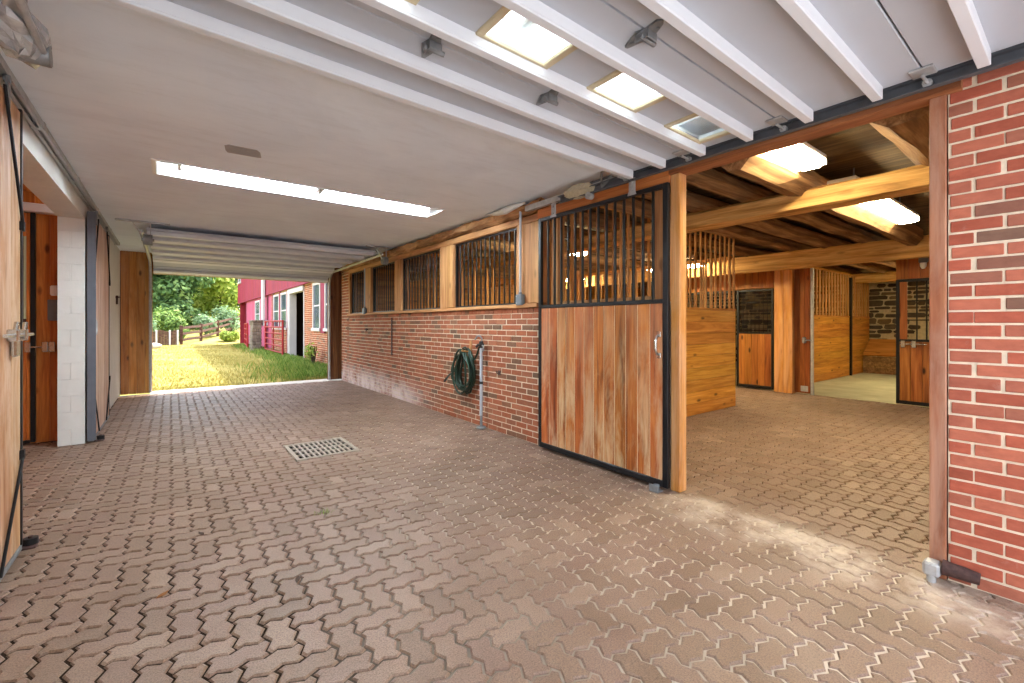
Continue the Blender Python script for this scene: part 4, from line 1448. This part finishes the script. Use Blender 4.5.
def front_y(x, y0, y1, label, group=None):
    g = thing('stall_partition', (x, (y0 + y1) / 2, 0), label, 'stall partition', group)
    mb = MB()
    for k in range(10):
        mb.box(x - .025, x + .025, y0, y1, .005 + k * .162 + .0015, .005 + (k + 1) * .162 - .0015, 0, .004)
    mb.build('board_panel', m_pine_y, g)
    mb = MB(); mb.box(x - .035, x + .035, y0, y1, 1.63, 1.66, 0, .004); mb.box(x - .03, x + .03, y0, y1, 2.5, 2.56, 0, .004); mb.build('rail', m_pine_y, g)
    n = int((y1 - y0) / .16)
    for k in range(n + 1):
        yy = y0 + .02 + (y1 - y0 - .04) * k / n
        mb = MB(); mb.box(x - .012, x + .012, yy - .016, yy + .016, 1.66, 2.5, 0, .003)
        mb.build('slat', m_slat, g)
    return g
front_y(7.64, 3.82, 7.4, 'slatted stall front with golden boards behind the nearest barred windows')
front_y(7.64, 7.55, 11.4, 'slatted stall front with golden boards behind the farthest barred windows')
partition(RX + .22, 7.58, 7.48, 'golden slatted partition between the two stalls behind the brick wall', m_pine_x, m_slat, 1.62, 2.66)
for (x, y, lab) in ((7.66, 7.48, 'square post between the two stalls behind the brick wall'),):
    mb = MB(); mb.box(x - .07, x + .07, y - .06, y + .06, 0, 2.66, 0, .008)
    tag(mb.build('stall_post', m_post), lab, 'post')

# ------------------------------------------------------------------ stable: far fronts along x = 10
FX = 10.0
def vboards(mb, y0, y1, z0, z1, x, n, t=.022):
    w = (y1 - y0) / n
    for k in range(n):
        mb.box(x - t, x + t, y0 + k * w + .0015, y0 + (k + 1) * w - .0015, z0, z1, 0, .004)
def grid(mb, y0, y1, z0, z1, x, dy, dz, r=.007):
    n = int(round((y1 - y0) / dy)); m = int(round((z1 - z0) / dz))
    for k in range(1, n):
        mb.tube([(x, y0 + (y1 - y0) * k / n, z0), (x, y0 + (y1 - y0) * k / n, z1)], r, 6)
    for k in range(1, m):
        mb.tube([(x - .008, y0, z0 + (z1 - z0) * k / m), (x - .008, y1, z0 + (z1 - z0) * k / m)], r, 6)

def mesh_door(y0, y1, x, zs, label, n, dy, dz, latch=None, r=.007, name='stall_door', edge=1, stile=0.0):
    """a stall door: boards, black frame, open mesh window, boards above it"""
    z1, z2, z3 = zs
    g = thing(name, (x, (y0 + y1) / 2, 0), label, 'stall door')
    e = .045
    mb = MB(); vboards(mb, y0 + e, y1 - e, .09, z1, x, n); mb.build('lower_boards', m_knotty, g)
    mb = MB()
    mb.box(x - .03, x + .03, y0, y0 + e, .03, z2 + .045, 0, .004); mb.box(x - .03, x + .03, y1 - e, y1, .03, z2 + .045, 0, .004)
    mb.box(x - .03, x + .03, y0 + e, y1 - e, .03, .09, 0, .004); mb.box(x - .03, x + .03, y0 + e, y1 - e, z1, z1 + .04, 0, .004)
    mb.box(x - .03, x + .03, y0 + e, y1 - e, z2, z2 + .045, 0, .004)
    mb.build('frame', m_black, g)
    if stile:
        mb = MB(); vboards(mb, y1 - e - stile, y1 - e, z1 + .04, z2, x, 1); mb.build('stile_board', m_knotty, g)
    mb = MB(); grid(mb, y0 + e, y1 - e - stile, z1 + .04, z2, x, dy, dz, r); mb.build('wire_grid', m_black, g)
    if latch:
        mb = MB()
        mb.tube([(x - .06, latch - .28, 1.06), (x - .06, latch + .06, 1.06)], .012, 8)
        for yy in (latch + .02, latch - .12):
            mb.box(x - .075, x - .02, yy - .03, yy + .03, 1.0, 1.12, 0, .006)
        mb.build('bolt_latch', m_chrome, g)['label'] = 'bright bolt latch'
    return g
mesh_door(4.10, 4.86, FX, (1.19, 2.10, 2.5), 'knotty reddish stall door with dark mesh window, left of the twin posts', 5, .08, .08, None, .006)
mesh_door(4.90, 6.3, FX, (1.19, 2.10, 2.5), 'knotty stall door with mesh window half hidden by the slatted partition', 9, .08, .08, None, .006)
mesh_door(.70, 2.12, FX, (1.10, 2.12, 2.5), 'reddish stall door with black bar grid and bright latch, right of the open stall', 9, .12, .34, 2.0, .011, 'stall_door', 1, .10)
mb = MB(); vboards(mb, 4.10, 6.3, 2.16, 2.52, FX, 15); struct(mb.build('trim_10', m_knotty, None, (0, 0, 0)))
mb = MB(); vboards(mb, .70, 2.12, 2.17, 2.52, FX, 9); struct(mb.build('trim_11', m_knotty, None, (0, 0, 0)))
mb = MB(); mb.box(FX - .06, FX + .12, 3.90, 4.075, 0, 2.52, 0, .008)
tag(mb.build('stall_post', m_post), 'left one of the twin yellow timber posts under the far beam', 'post')
mb = MB(); mb.box(FX - .08, FX + .1, 3.72, 3.89, 0, 2.52, 0, .008)
tag(mb.build('stall_post', m_post), 'right one of the twin yellow timber posts under the far beam', 'post')
g = thing('stall_door', (FX, 3.56, 0), 'narrow dark knotty door leaf with steel plate beside the twin posts', 'stall door')
mb = MB(); vboards(mb, 3.44, 3.715, .03, 2.5, FX + .02, 3, .022); mb.build('boards', m_darkknot, g)
mb = MB(); mb.box(FX - .008, FX - .0, 3.47, 3.60, .06, .17, 0, .003); mb.build('kick_plate', m_galv, g)
mb = MB(); mb.box(FX - .06, FX - .0, 3.5, 3.56, 1.02, 1.14, 0, .012); mb.tube([(FX - .05, 3.53, 1.08), (FX - .05, 3.40, 1.08)], .012, 8); mb.build('latch', m_galv_dark, g)
mb = MB(); mb.box(FX + .0, FX + .05, 3.385, 3.43, 0, 2.5, 0, .004)
tag(mb.build('steel_edge_post', m_galv), 'pale thin steel edge post at the mouth of the open stall', 'post')
g = thing('door_catch', (10.35, 4.05, .9), 'white latch box on the golden boards just inside the open stall', 'door catch')
mb = MB(); mb.box(10.32, 10.75, 4.05, 4.094, .86, 1.30, 0, .01); mb.build('plate', m_whitebox, g)
mb = MB(); mb.box(10.45, 10.6, 4.02, 4.05, 1.0, 1.2, 0, .01); mb.build('keeper', m_greybox, g)
g = thing('wall_lamp', (FX - .08, 1.76, 2.35), 'small glass jar lamp on the boards above the right stall door', 'lamp')
mb = MB(); mb.box(FX - .08, FX - .022, 1.70, 1.82, 2.42, 2.5, 0, .01); mb.build('base', m_greybox, g)
mb = MB(); mb.tube([(FX - .06, 1.76, 2.42), (FX - .06, 1.76, 2.36), (FX - .06, 1.76, 2.32)], .04, 10, 0, True, [.045, .042, .02]); mb.build('jar', m_whitebox, g)
g = thing('hay_manger', (16.0, 3.7, 0), 'wooden manger with sloping board against the stone wall of the open stall', 'manger')
mb = MB()
mb.prism([(16.44, .92), (15.75, .50), (15.72, .53), (16.42, .96)], 2.5, 4.08, 'xz'); mb.build('sloping_board', m_pine_y, g)
mb = MB()
for k in range(3):
    mb.box(15.76, 15.80, 2.5, 4.08, .005 + k * .16, .005 + (k + 1) * .16 - .003, 0, .003)
mb.build('front_boards', m_joist, g)
# the partition on the right of the open stall, and dividing wall behind the left far door
partition(10.2, 16.4, .45, 'golden board partition on the hidden right side of the open stall', m_pine_x, m_slat, 1.58, 2.62, None, .3)

# ------------------------------------------------------------------ outdoors: ground
def gz(x, y):
    t = max(0.0, min(1.0, (y - 36) / 26.0))
    return -.03 + 2.6 * t * t * (3 - 2 * t) + .02 * math.sin(x * .9 + y * .4) + .10 * max(0, min(1, (y - 14) / 20)) * 0
mb = MB()
nx, ny = 60, 70
X0, X1, Y0, Y1 = -30, 40, 11.9, 90
vs = [(X0 + (X1 - X0) * i / nx, Y0 + (Y1 - Y0) * j / ny, gz(X0 + (X1 - X0) * i / nx, Y0 + (Y1 - Y0) * j / ny)) for j in range(ny + 1) for i in range(nx + 1)]
fs = [(j * (nx + 1) + i, j * (nx + 1) + i + 1, (j + 1) * (nx + 1) + i + 1, (j + 1) * (nx + 1) + i) for j in range(ny) for i in range(nx)]
mb.add(vs, fs, 0, True)
struct(mb.build('ground_lawn', m_ground, None, (0, 0, 0)))
mb = MB(); mb.box(-14, 14, -16, -0.62, -.12, -.01)
struct(mb.build('ground_drive', m_bounce_drive, None, (0, 0, 0)))

def blades(rng, pts, h0, h1, w):
    mb = MB()
    vs, fs = [], []
    for x, y, z in pts:
        a = rng.uniform(0, 2 * PI); h = rng.uniform(h0, h1); l = rng.uniform(.1, .7) * h
        b = rng.uniform(0, 2 * PI)
        dx, dy = math.cos(a) * w, math.sin(a) * w
        o = len(vs)
        vs += [(x - dx, y - dy, z), (x + dx, y + dy, z), (x + dx * .5 + l * .4 * math.cos(b), y + dy * .5 + l * .4 * math.sin(b), z + h * .6), (x + l * math.cos(b), y + l * math.sin(b), z + h)]
        fs += [(o, o + 1, o + 2), (o, o + 2, o + 3)]
    mb.add(vs, fs)
    return mb
rng = random.Random(77)
pts = []
for k in range(30000):
    y = 12.06 + (rng.random() ** 1.7) * 26
    x = rng.uniform(-1.6 - .03 * (y - 12), 3.9)
    if math.sin(x * 1.7 + y * .9) * math.sin(x * .6 - y * .5) + rng.uniform(-.7, .7) > .55:
        continue
    if 3.15 < x < 3.85 and 25.8 < y < 27.3:
        continue
    pts.append((x, y, gz(x, y)))
tag(blades(rng, pts, .03, .09, .008).build('lawn_grass', m_grass), 'short dry yellow grass covering the sunlit lawn beyond the exit', 'grass', None, 'stuff')
pts = []
for k in range(11000):
    y = 12.12 + (rng.random() ** 1.5) * 22
    x = 4.0 - abs(rng.gauss(0, 1)) * (.85 if y < 17 else .4)
    if x < 1.5: continue
    if 3.15 < x < 3.85 and 25.8 < y < 27.3:
        continue
    pts.append((x, y, gz(x, y)))
tag(blades(rng, pts, .08, .26, .01).build('tall_grass', m_lush), 'lush taller green grass along the foot of the red barn', 'grass', None, 'stuff')

# ------------------------------------------------------------------ outdoors: red barn
BX = 4.0
def barn():
    g = thing('barn', (8, 26, 0), 'red two-storey barn with brick base and white trimmed windows beyond the exit', 'barn')
    OV = BX - .12
    mb = MB()
    y = 12.6
    while y < 38:
        mb.box(OV, OV + .05, y + .004, y + .226, 2.92, 6.3, 0, .006)
        y += .23
    mb.box(OV + .05, BX + 8, 12.6, 38, 2.95, 6.3)
    mb.build('upper_siding', m_redsiding, g)
    mb = MB(); mb.box(OV - .02, OV + .06, 12.6, 38, 2.86, 2.93, 0, .01); mb.build('skirt_board', m_redsiding, g)
    mb = MB()
    brick_face(mb, 12.6, 18.2, 0, 2.86, BX, 91, None, .205, .0715, .08)
    brick_face(mb, 21.0, 25.1, 0, 2.86, BX, 92, None, .205, .0715, .08)
    mb.box(BX + .01, BX + .25, 12.6, 18.2, -.2, 2.92, 1); mb.box(BX + .01, BX + .25, 20.9, 25.1, -.2, 2.92, 1); mb.box(BX + .01, BX + .25, 18.2, 20.9, 2.75, 2.92, 1)
    mb.build('brick_base', [m_brick, m_mortar], g)
    mb = MB()
    y = 25.1
    while y < 34.5:
        mb.box(BX, BX + .05, y + .003, y + .21, -.1, 2.9, 0, .004); y += .213
    mb.box(BX + .05, BX + .2, 25.1, 34.5, -.1, 2.9)
    mb.build('lower_boards', m_pinkwall, g)
    mb = MB(); mb.box(BX + .9, BX + 1.0, 34.5, 38, -.1, 2.95); mb.box(BX, BX + .9, 37.8, 38, -.1, 2.95); mb.box(BX, BX + .18, 34.4, 34.62, -.1, 2.95)
    mb.build('recess_wall', m_redsiding, g)
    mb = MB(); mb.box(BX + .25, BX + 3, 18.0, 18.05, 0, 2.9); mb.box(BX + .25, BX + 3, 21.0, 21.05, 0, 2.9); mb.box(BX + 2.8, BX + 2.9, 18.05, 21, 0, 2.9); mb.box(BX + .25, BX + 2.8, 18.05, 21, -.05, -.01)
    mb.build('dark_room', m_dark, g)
    mb = MB()
    mb.box(BX - .02, BX + .1, 18.15, 18.24, 0, 2.66, 0, .008); mb.box(BX - .06, BX + .22, 20.55, 20.95, 0, 2.66, 0, .008); mb.box(BX - .07, BX + .12, 18.15, 20.95, 2.66, 2.86, 0, .008)
    mb.build('door_frame', m_trimwhite, g)
    def win(y0, y1, z0, z1, x=BX, red=None):
        t = .1
        mb = MB()
        mb.box(x - .05, x + .02, y0, y0 + t, z0, z1, 0, .006); mb.box(x - .05, x + .02, y1 - t, y1, z0, z1, 0, .006)
        mb.box(x - .05, x + .02, y0 + t, y1 - t, z1 - t, z1, 0, .006); mb.box(x - .09, x + .02, y0 - .04, y1 + .04, z0 - .06, z0 + .04, 0, .006)
        mb.box(x - .03, x + .0, y0 + t, y1 - t, (z0 + z1) / 2 - .025, (z0 + z1) / 2 + .025)
        w = mb.build('window_frame', m_trimwhite, g)
        mb = MB(); mb.box(x - .02, x + .0, y0 + t, y1 - t, z0 + .04, z1 - t); mb.build('pane', m_barnglass, w)
    def shut(y0, y1, z0=1.1, z1=2.86):
        mb = MB(); mb.box(BX - .045, BX + .0, y0, y1, z0, z1, 0, .006); mb.build('shutter', m_redsiding, g)
    win(15.75, 16.75, 1.22, 2.84); shut(15.25, 15.7); win(14.0, 15.2, 1.22, 2.84)
    win(21.2, 22.55, 1.2, 2.8); win(22.95, 24.35, 1.2, 2.8); shut(22.58, 22.92); shut(20.96, 21.18, 0, 2.86); shut(24.4, 24.6, .3, 2.86)
    win(28.6, 30.3, 1.2, 2.75)
    win(36.2, 37.4, 4.3, 5.9, OV - .01)
    win(30.6, 31.8, 4.72, 5.9, OV - .01)
    mb = MB(); mb.box(OV - .14, OV - .02, 26.0, 26.5, 1.6, 6.2, 0, .02); mb.box(OV - .12, BX - .01, 26.05, 26.45, 1.3, 1.6, 0, .02)
    mb.build('downspout', m_trimwhite, g)
    mb = MB(); mb.prism([(OV - .25, 6.2), (OV - .25, 6.35), (BX + 4.1, 9.2), (BX + 8.6, 6.35), (BX + 8.6, 6.2), (BX + 4.1, 9.0)], 12.3, 38.3, 'xz')
    mb.build('roof', m_roof, g)
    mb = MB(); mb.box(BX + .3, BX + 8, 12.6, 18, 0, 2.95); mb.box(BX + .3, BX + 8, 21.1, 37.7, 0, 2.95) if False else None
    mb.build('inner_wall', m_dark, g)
barn()
mb = MB(); mb.ball((BX + .7, 19.3, 2.35), .07, 10, 8); mb.tube([(BX + .7, 19.3, 2.42), (BX + .7, 19.3, 2.9)], .012, 6)
tag(mb.build('hanging_bulb', m_bulb), 'small glowing bulb hanging inside the dark barn doorway', 'bulb')

def tube_gate(x, y0, y1, zt, n, label, vert, dirx=0.0):
    g = thing('tube_gate', (x, (y0 + y1) / 2, 0), label, 'gate')
    P = lambda t, z: (x + dirx * t, y0 + (y1 - y0) * t, z)
    for t in (0, 1):
        mb = MB(); mb.tube([P(t, .08), P(t, zt)], .045, 8)
        mb.build('end_tube', m_redpaint, g)
    for k in range(n):
        z = .18 + (zt - .2) * k / (n - 1)
        mb = MB(); mb.tube([P(0, z), P(1, z)], .036, 8); mb.build('rail', m_redpaint, g)
    for k in range(1, vert + 1):
        mb = MB(); mb.tube([P(k / (vert + 1), .1), P(k / (vert + 1), zt)], .022, 8); mb.build('upright', m_redpaint, g)
tube_gate(3.72, 20.7, 25.0, 1.55, 6, 'red tubular farm gate standing open against the brick barn wall', 1)
tube_gate(3.35, 28.4, 32.6, 1.45, 5, 'farther red tubular gate standing by the pink barn boards', 1, .35)
g = thing('stone_pillar', (3.6, 26.6, 0), 'stubby grey weathered pillar of stacked timber beside the red gate', 'pillar')
mb = MB()
rng = random.Random(19)
for k in range(9):
    z = k * .17
    for s in (0, 1):
        o = .42 * s
        mb.box(3.28 + rng.uniform(-.03, .03), 3.7, 26.0 + o * 1.3, 26.5 + o * 1.3 + rng.uniform(0, .06), z - .02, z + .155, 0, .03)
mb.build('timber_stack', m_greywood, g)
mb = MB(); mb.box(3.24, 3.74, 25.95, 27.1, 1.51, 1.6, 0, .02); mb.build('cap_board', m_greywood, g)

# ------------------------------------------------------------------ outdoors: fence, rock, trees
def fence_run(p0, p1, n, label):
    g = thing('board_fence', ((p0[0] + p1[0]) / 2, (p0[1] + p1[1]) / 2, 0), label, 'fence')
    P = [(p0[0] + (p1[0] - p0[0]) * k / n, p0[1] + (p1[1] - p0[1]) * k / n) for k in range(n + 1)]
    for x, y in P:
        z = gz(x, y)
        mb = MB(); mb.box(x - .09, x + .09, y - .09, y + .09, z - .1, z + 1.3, 0, .015); mb.build('fence_post', m_fencewood, g)
    for k in range(n):
        (xa, ya), (xb, yb) = P[k], P[k + 1]
        for q, hh in enumerate((.3, .72, 1.12)):
            mb = MB(); mb.bar((xa, ya - .1, gz(xa, ya) + hh), (xb, yb - .1, gz(xb, yb) + hh), .04, .17, 0, .01); mb.build('rail', m_fencewood, g)
fence_run((.55, 37.6), (6.6, 50.5), 5, 'dark three-rail board fence climbing the edge of the lawn')
g = thing('fence_panel', (-.6, 37.2, 0), 'dark solid fence panel with thin white posts at the left of the lawn', 'fence')
mb = MB()
for k in range(14):
    xa = -1.75 + k * .155
    mb.box(xa, xa + .148, 37.18, 37.24, gz(xa, 37), .95 + .06 * math.sin(k * 1.1), 0, .008)
mb.build('boards', m_fencewood, g)
for xx in (-1.45, -.75, -.06, .36):
    mb = MB(); mb.box(xx - .05, xx + .05, 37.06, 37.17, gz(xx, 37), 1.0, 0, .01); mb.build('post', m_trimwhite, g)
mb = MB(); mb.ball((-.95, 33.5, .08), .42, 12, 8, 0, (1.3, 1, .55), .08, random.Random(4))
tag(mb.build('rock', m_rock), 'pale rock on the lawn in front of the dark fence panel', 'rock')

def leaves(mb, rng, c, r, n, s, flat=.8):
    vs, fs = [], []
    for k in range(n):
        while True:
            d = Vector((rng.gauss(0, 1), rng.gauss(0, 1), rng.gauss(0, 1)))
            if d.length > .1: break
        d.normalize()
        q = Vector(c) + Vector((d.x * r[0], d.y * r[1], d.z * r[2])) * (rng.random() ** .35)
        nrm = (d + Vector((rng.uniform(-.8, .8), rng.uniform(-.8, .8), rng.uniform(-.2, 1.0)))).normalized()
        t = nrm.cross(Vector((rng.uniform(-1, 1), rng.uniform(-1, 1), rng.uniform(-1, 1))))
        if t.length < .01: continue
        t.normalize()
        b = nrm.cross(t)
        ss = s * rng.uniform(.6, 1.3)
        o = len(vs)
        vs += [q - t * ss, q - b * ss * .55, q + t * ss, q + b * ss * .55]
        fs.append((o, o + 1, o + 2, o + 3))
    mb.add(vs, fs)

def tree(x, y, h, w, m, label, seed, group=None, low=.1, n=9600, s=.2):
    rng = random.Random(seed)
    z = gz(x, y)
    g = thing('tree', (x, y, z), label, 'tree', group)
    mb = MB()
    mb.tube([(x, y, z - .1), (x + .1, y, z + h * .3), (x - .08, y + .1, z + h * .65), (x, y, z + h * .9)], .2, 9, 0, True, [.28, .2, .12, .04])
    for k in range(5):
        a = rng.uniform(0, 2 * PI); zz = z + h * rng.uniform(.3, .6)
        mb.tube([(x, y, zz), (x + math.cos(a) * w * .4, y + math.sin(a) * w * .4, zz + h * .12), (x + math.cos(a) * w * .75, y + math.sin(a) * w * .75, zz + h * .22)], .06, 6, 0, True, [.09, .06, .02])
    mb.build('trunk', m_bark, g)
    mb = MB()
    nb = 16
    for k in range(nb):
        t = (k + .5) / nb
        zz = z + h * (low + (1 - low) * t) - .4
        rr = w * (math.sin(PI * (.22 + .72 * t)) ** .7)
        a = rng.uniform(0, 2 * PI)
        f = rng.uniform(.2, .75)
        c = (x + math.cos(a) * rr * f, y + math.sin(a) * rr * f, zz)
        br = rng.uniform(.35, .55) * w
        leaves(mb, rng, c, (br, br, br * .75), n // nb, s)
    mb.build('crown', m, g)
TREES = [(-3.2, 47, 9.5, 3.0, 0, 'mid green tree at the left edge of the wooded backdrop'),
         (.6, 46.5, 10.5, 2.9, 1, 'deep green tree behind the dark solid fence panel'),
         (3.6, 50, 11, 3.0, 2, 'bright yellow-green tree in the middle of the wooded backdrop'),
         (7.2, 56, 12, 3.4, 1, 'deep green tree rising behind the far end of the board fence'),
         (10.2, 62, 13, 3.6, 0, 'mid green tree partly hidden by the red barn corner'),
         (-1.2, 55, 13, 3.6, 3, 'tall blue-green tree in the second row behind the left trees'),
         (3.0, 60, 14, 4.0, 1, 'tall deep green tree in the second row behind the bright tree')]
for q, (x, y, h, w, mi, lab) in enumerate(TREES):
    tree(x, y, h, w, m_leaf[mi], lab, 300 + q)
SHR = [(-1.6, 39.5, 1.5, 1.0, 3, 'pale blue-green shrub behind the dark solid fence panel'),
       (.4, 40.2, 1.7, 1.1, 0, 'mid green shrub where the two fences meet'),
       (2.2, 42.6, 1.6, 1.2, 3, 'pale blue-green shrub behind the middle of the board fence'),
       (4.0, 46.0, 1.9, 1.3, 3, 'rounded pale shrub behind the upper part of the board fence'),
       (6.2, 50.5, 1.7, 1.4, 2, 'bright shrub at the top end of the board fence'),
       (3.4, 39.5, .9, .8, 2, 'low yellow-green weeds in front of the board fence near the barn'),
       (-.5, 41.5, 2.4, 1.4, 0, 'taller mid green shrub below the left trees')]
def shrub(x, y, h, w, m, label, seed, n=1500, s=.12, name='shrub', cat='shrub'):
    rng = random.Random(seed)
    z = gz(x, y)
    g = thing(name, (x, y, z), label, cat)
    mb = MB()
    for k in range(5):
        a = rng.uniform(0, 2 * PI)
        mb.tube([(x, y, z - .03), (x + math.cos(a) * w * .3, y + math.sin(a) * w * .3, z + h * .75)], .02, 5, 0, True, [.025, .01])
    mb.build('stems', m_bark, g)
    mb = MB()
    for k in range(7):
        a = rng.uniform(0, 2 * PI); f = rng.uniform(0, .6)
        br = w * rng.uniform(.4, .6)
        zz = z + h * rng.uniform(.3, .8)
        leaves(mb, rng, (x + math.cos(a) * w * f, y + math.sin(a) * w * f, zz), (br, br, min(br, h * .4)), n // 7, s)
    mb.build('foliage', m, g)
for q, (x, y, h, w, mi, lab) in enumerate(SHR):
    shrub(x, y, h, w, m_leaf[mi], lab, 400 + q)
shrub(3.7, 15.6, .95, .38, m_leaf[2], 'tall leafy weed growing against the brick barn wall', 500, 220, .05, 'weed', 'weed')
# wooded slope closing the view
mb = MB()
rng = random.Random(9)
for k in range(60):
    x = rng.uniform(-10, 22); y = 68 + rng.uniform(-3, 4)
    leaves(mb, rng, (x, y, 3 + rng.uniform(0, 11)), (3.4, 2.5, 3.4), 600, .42)
tag(mb.build('woodland', m_leaf[1]), 'dense dark green woodland closing the view behind the nearer trees', 'woodland', None, 'stuff')
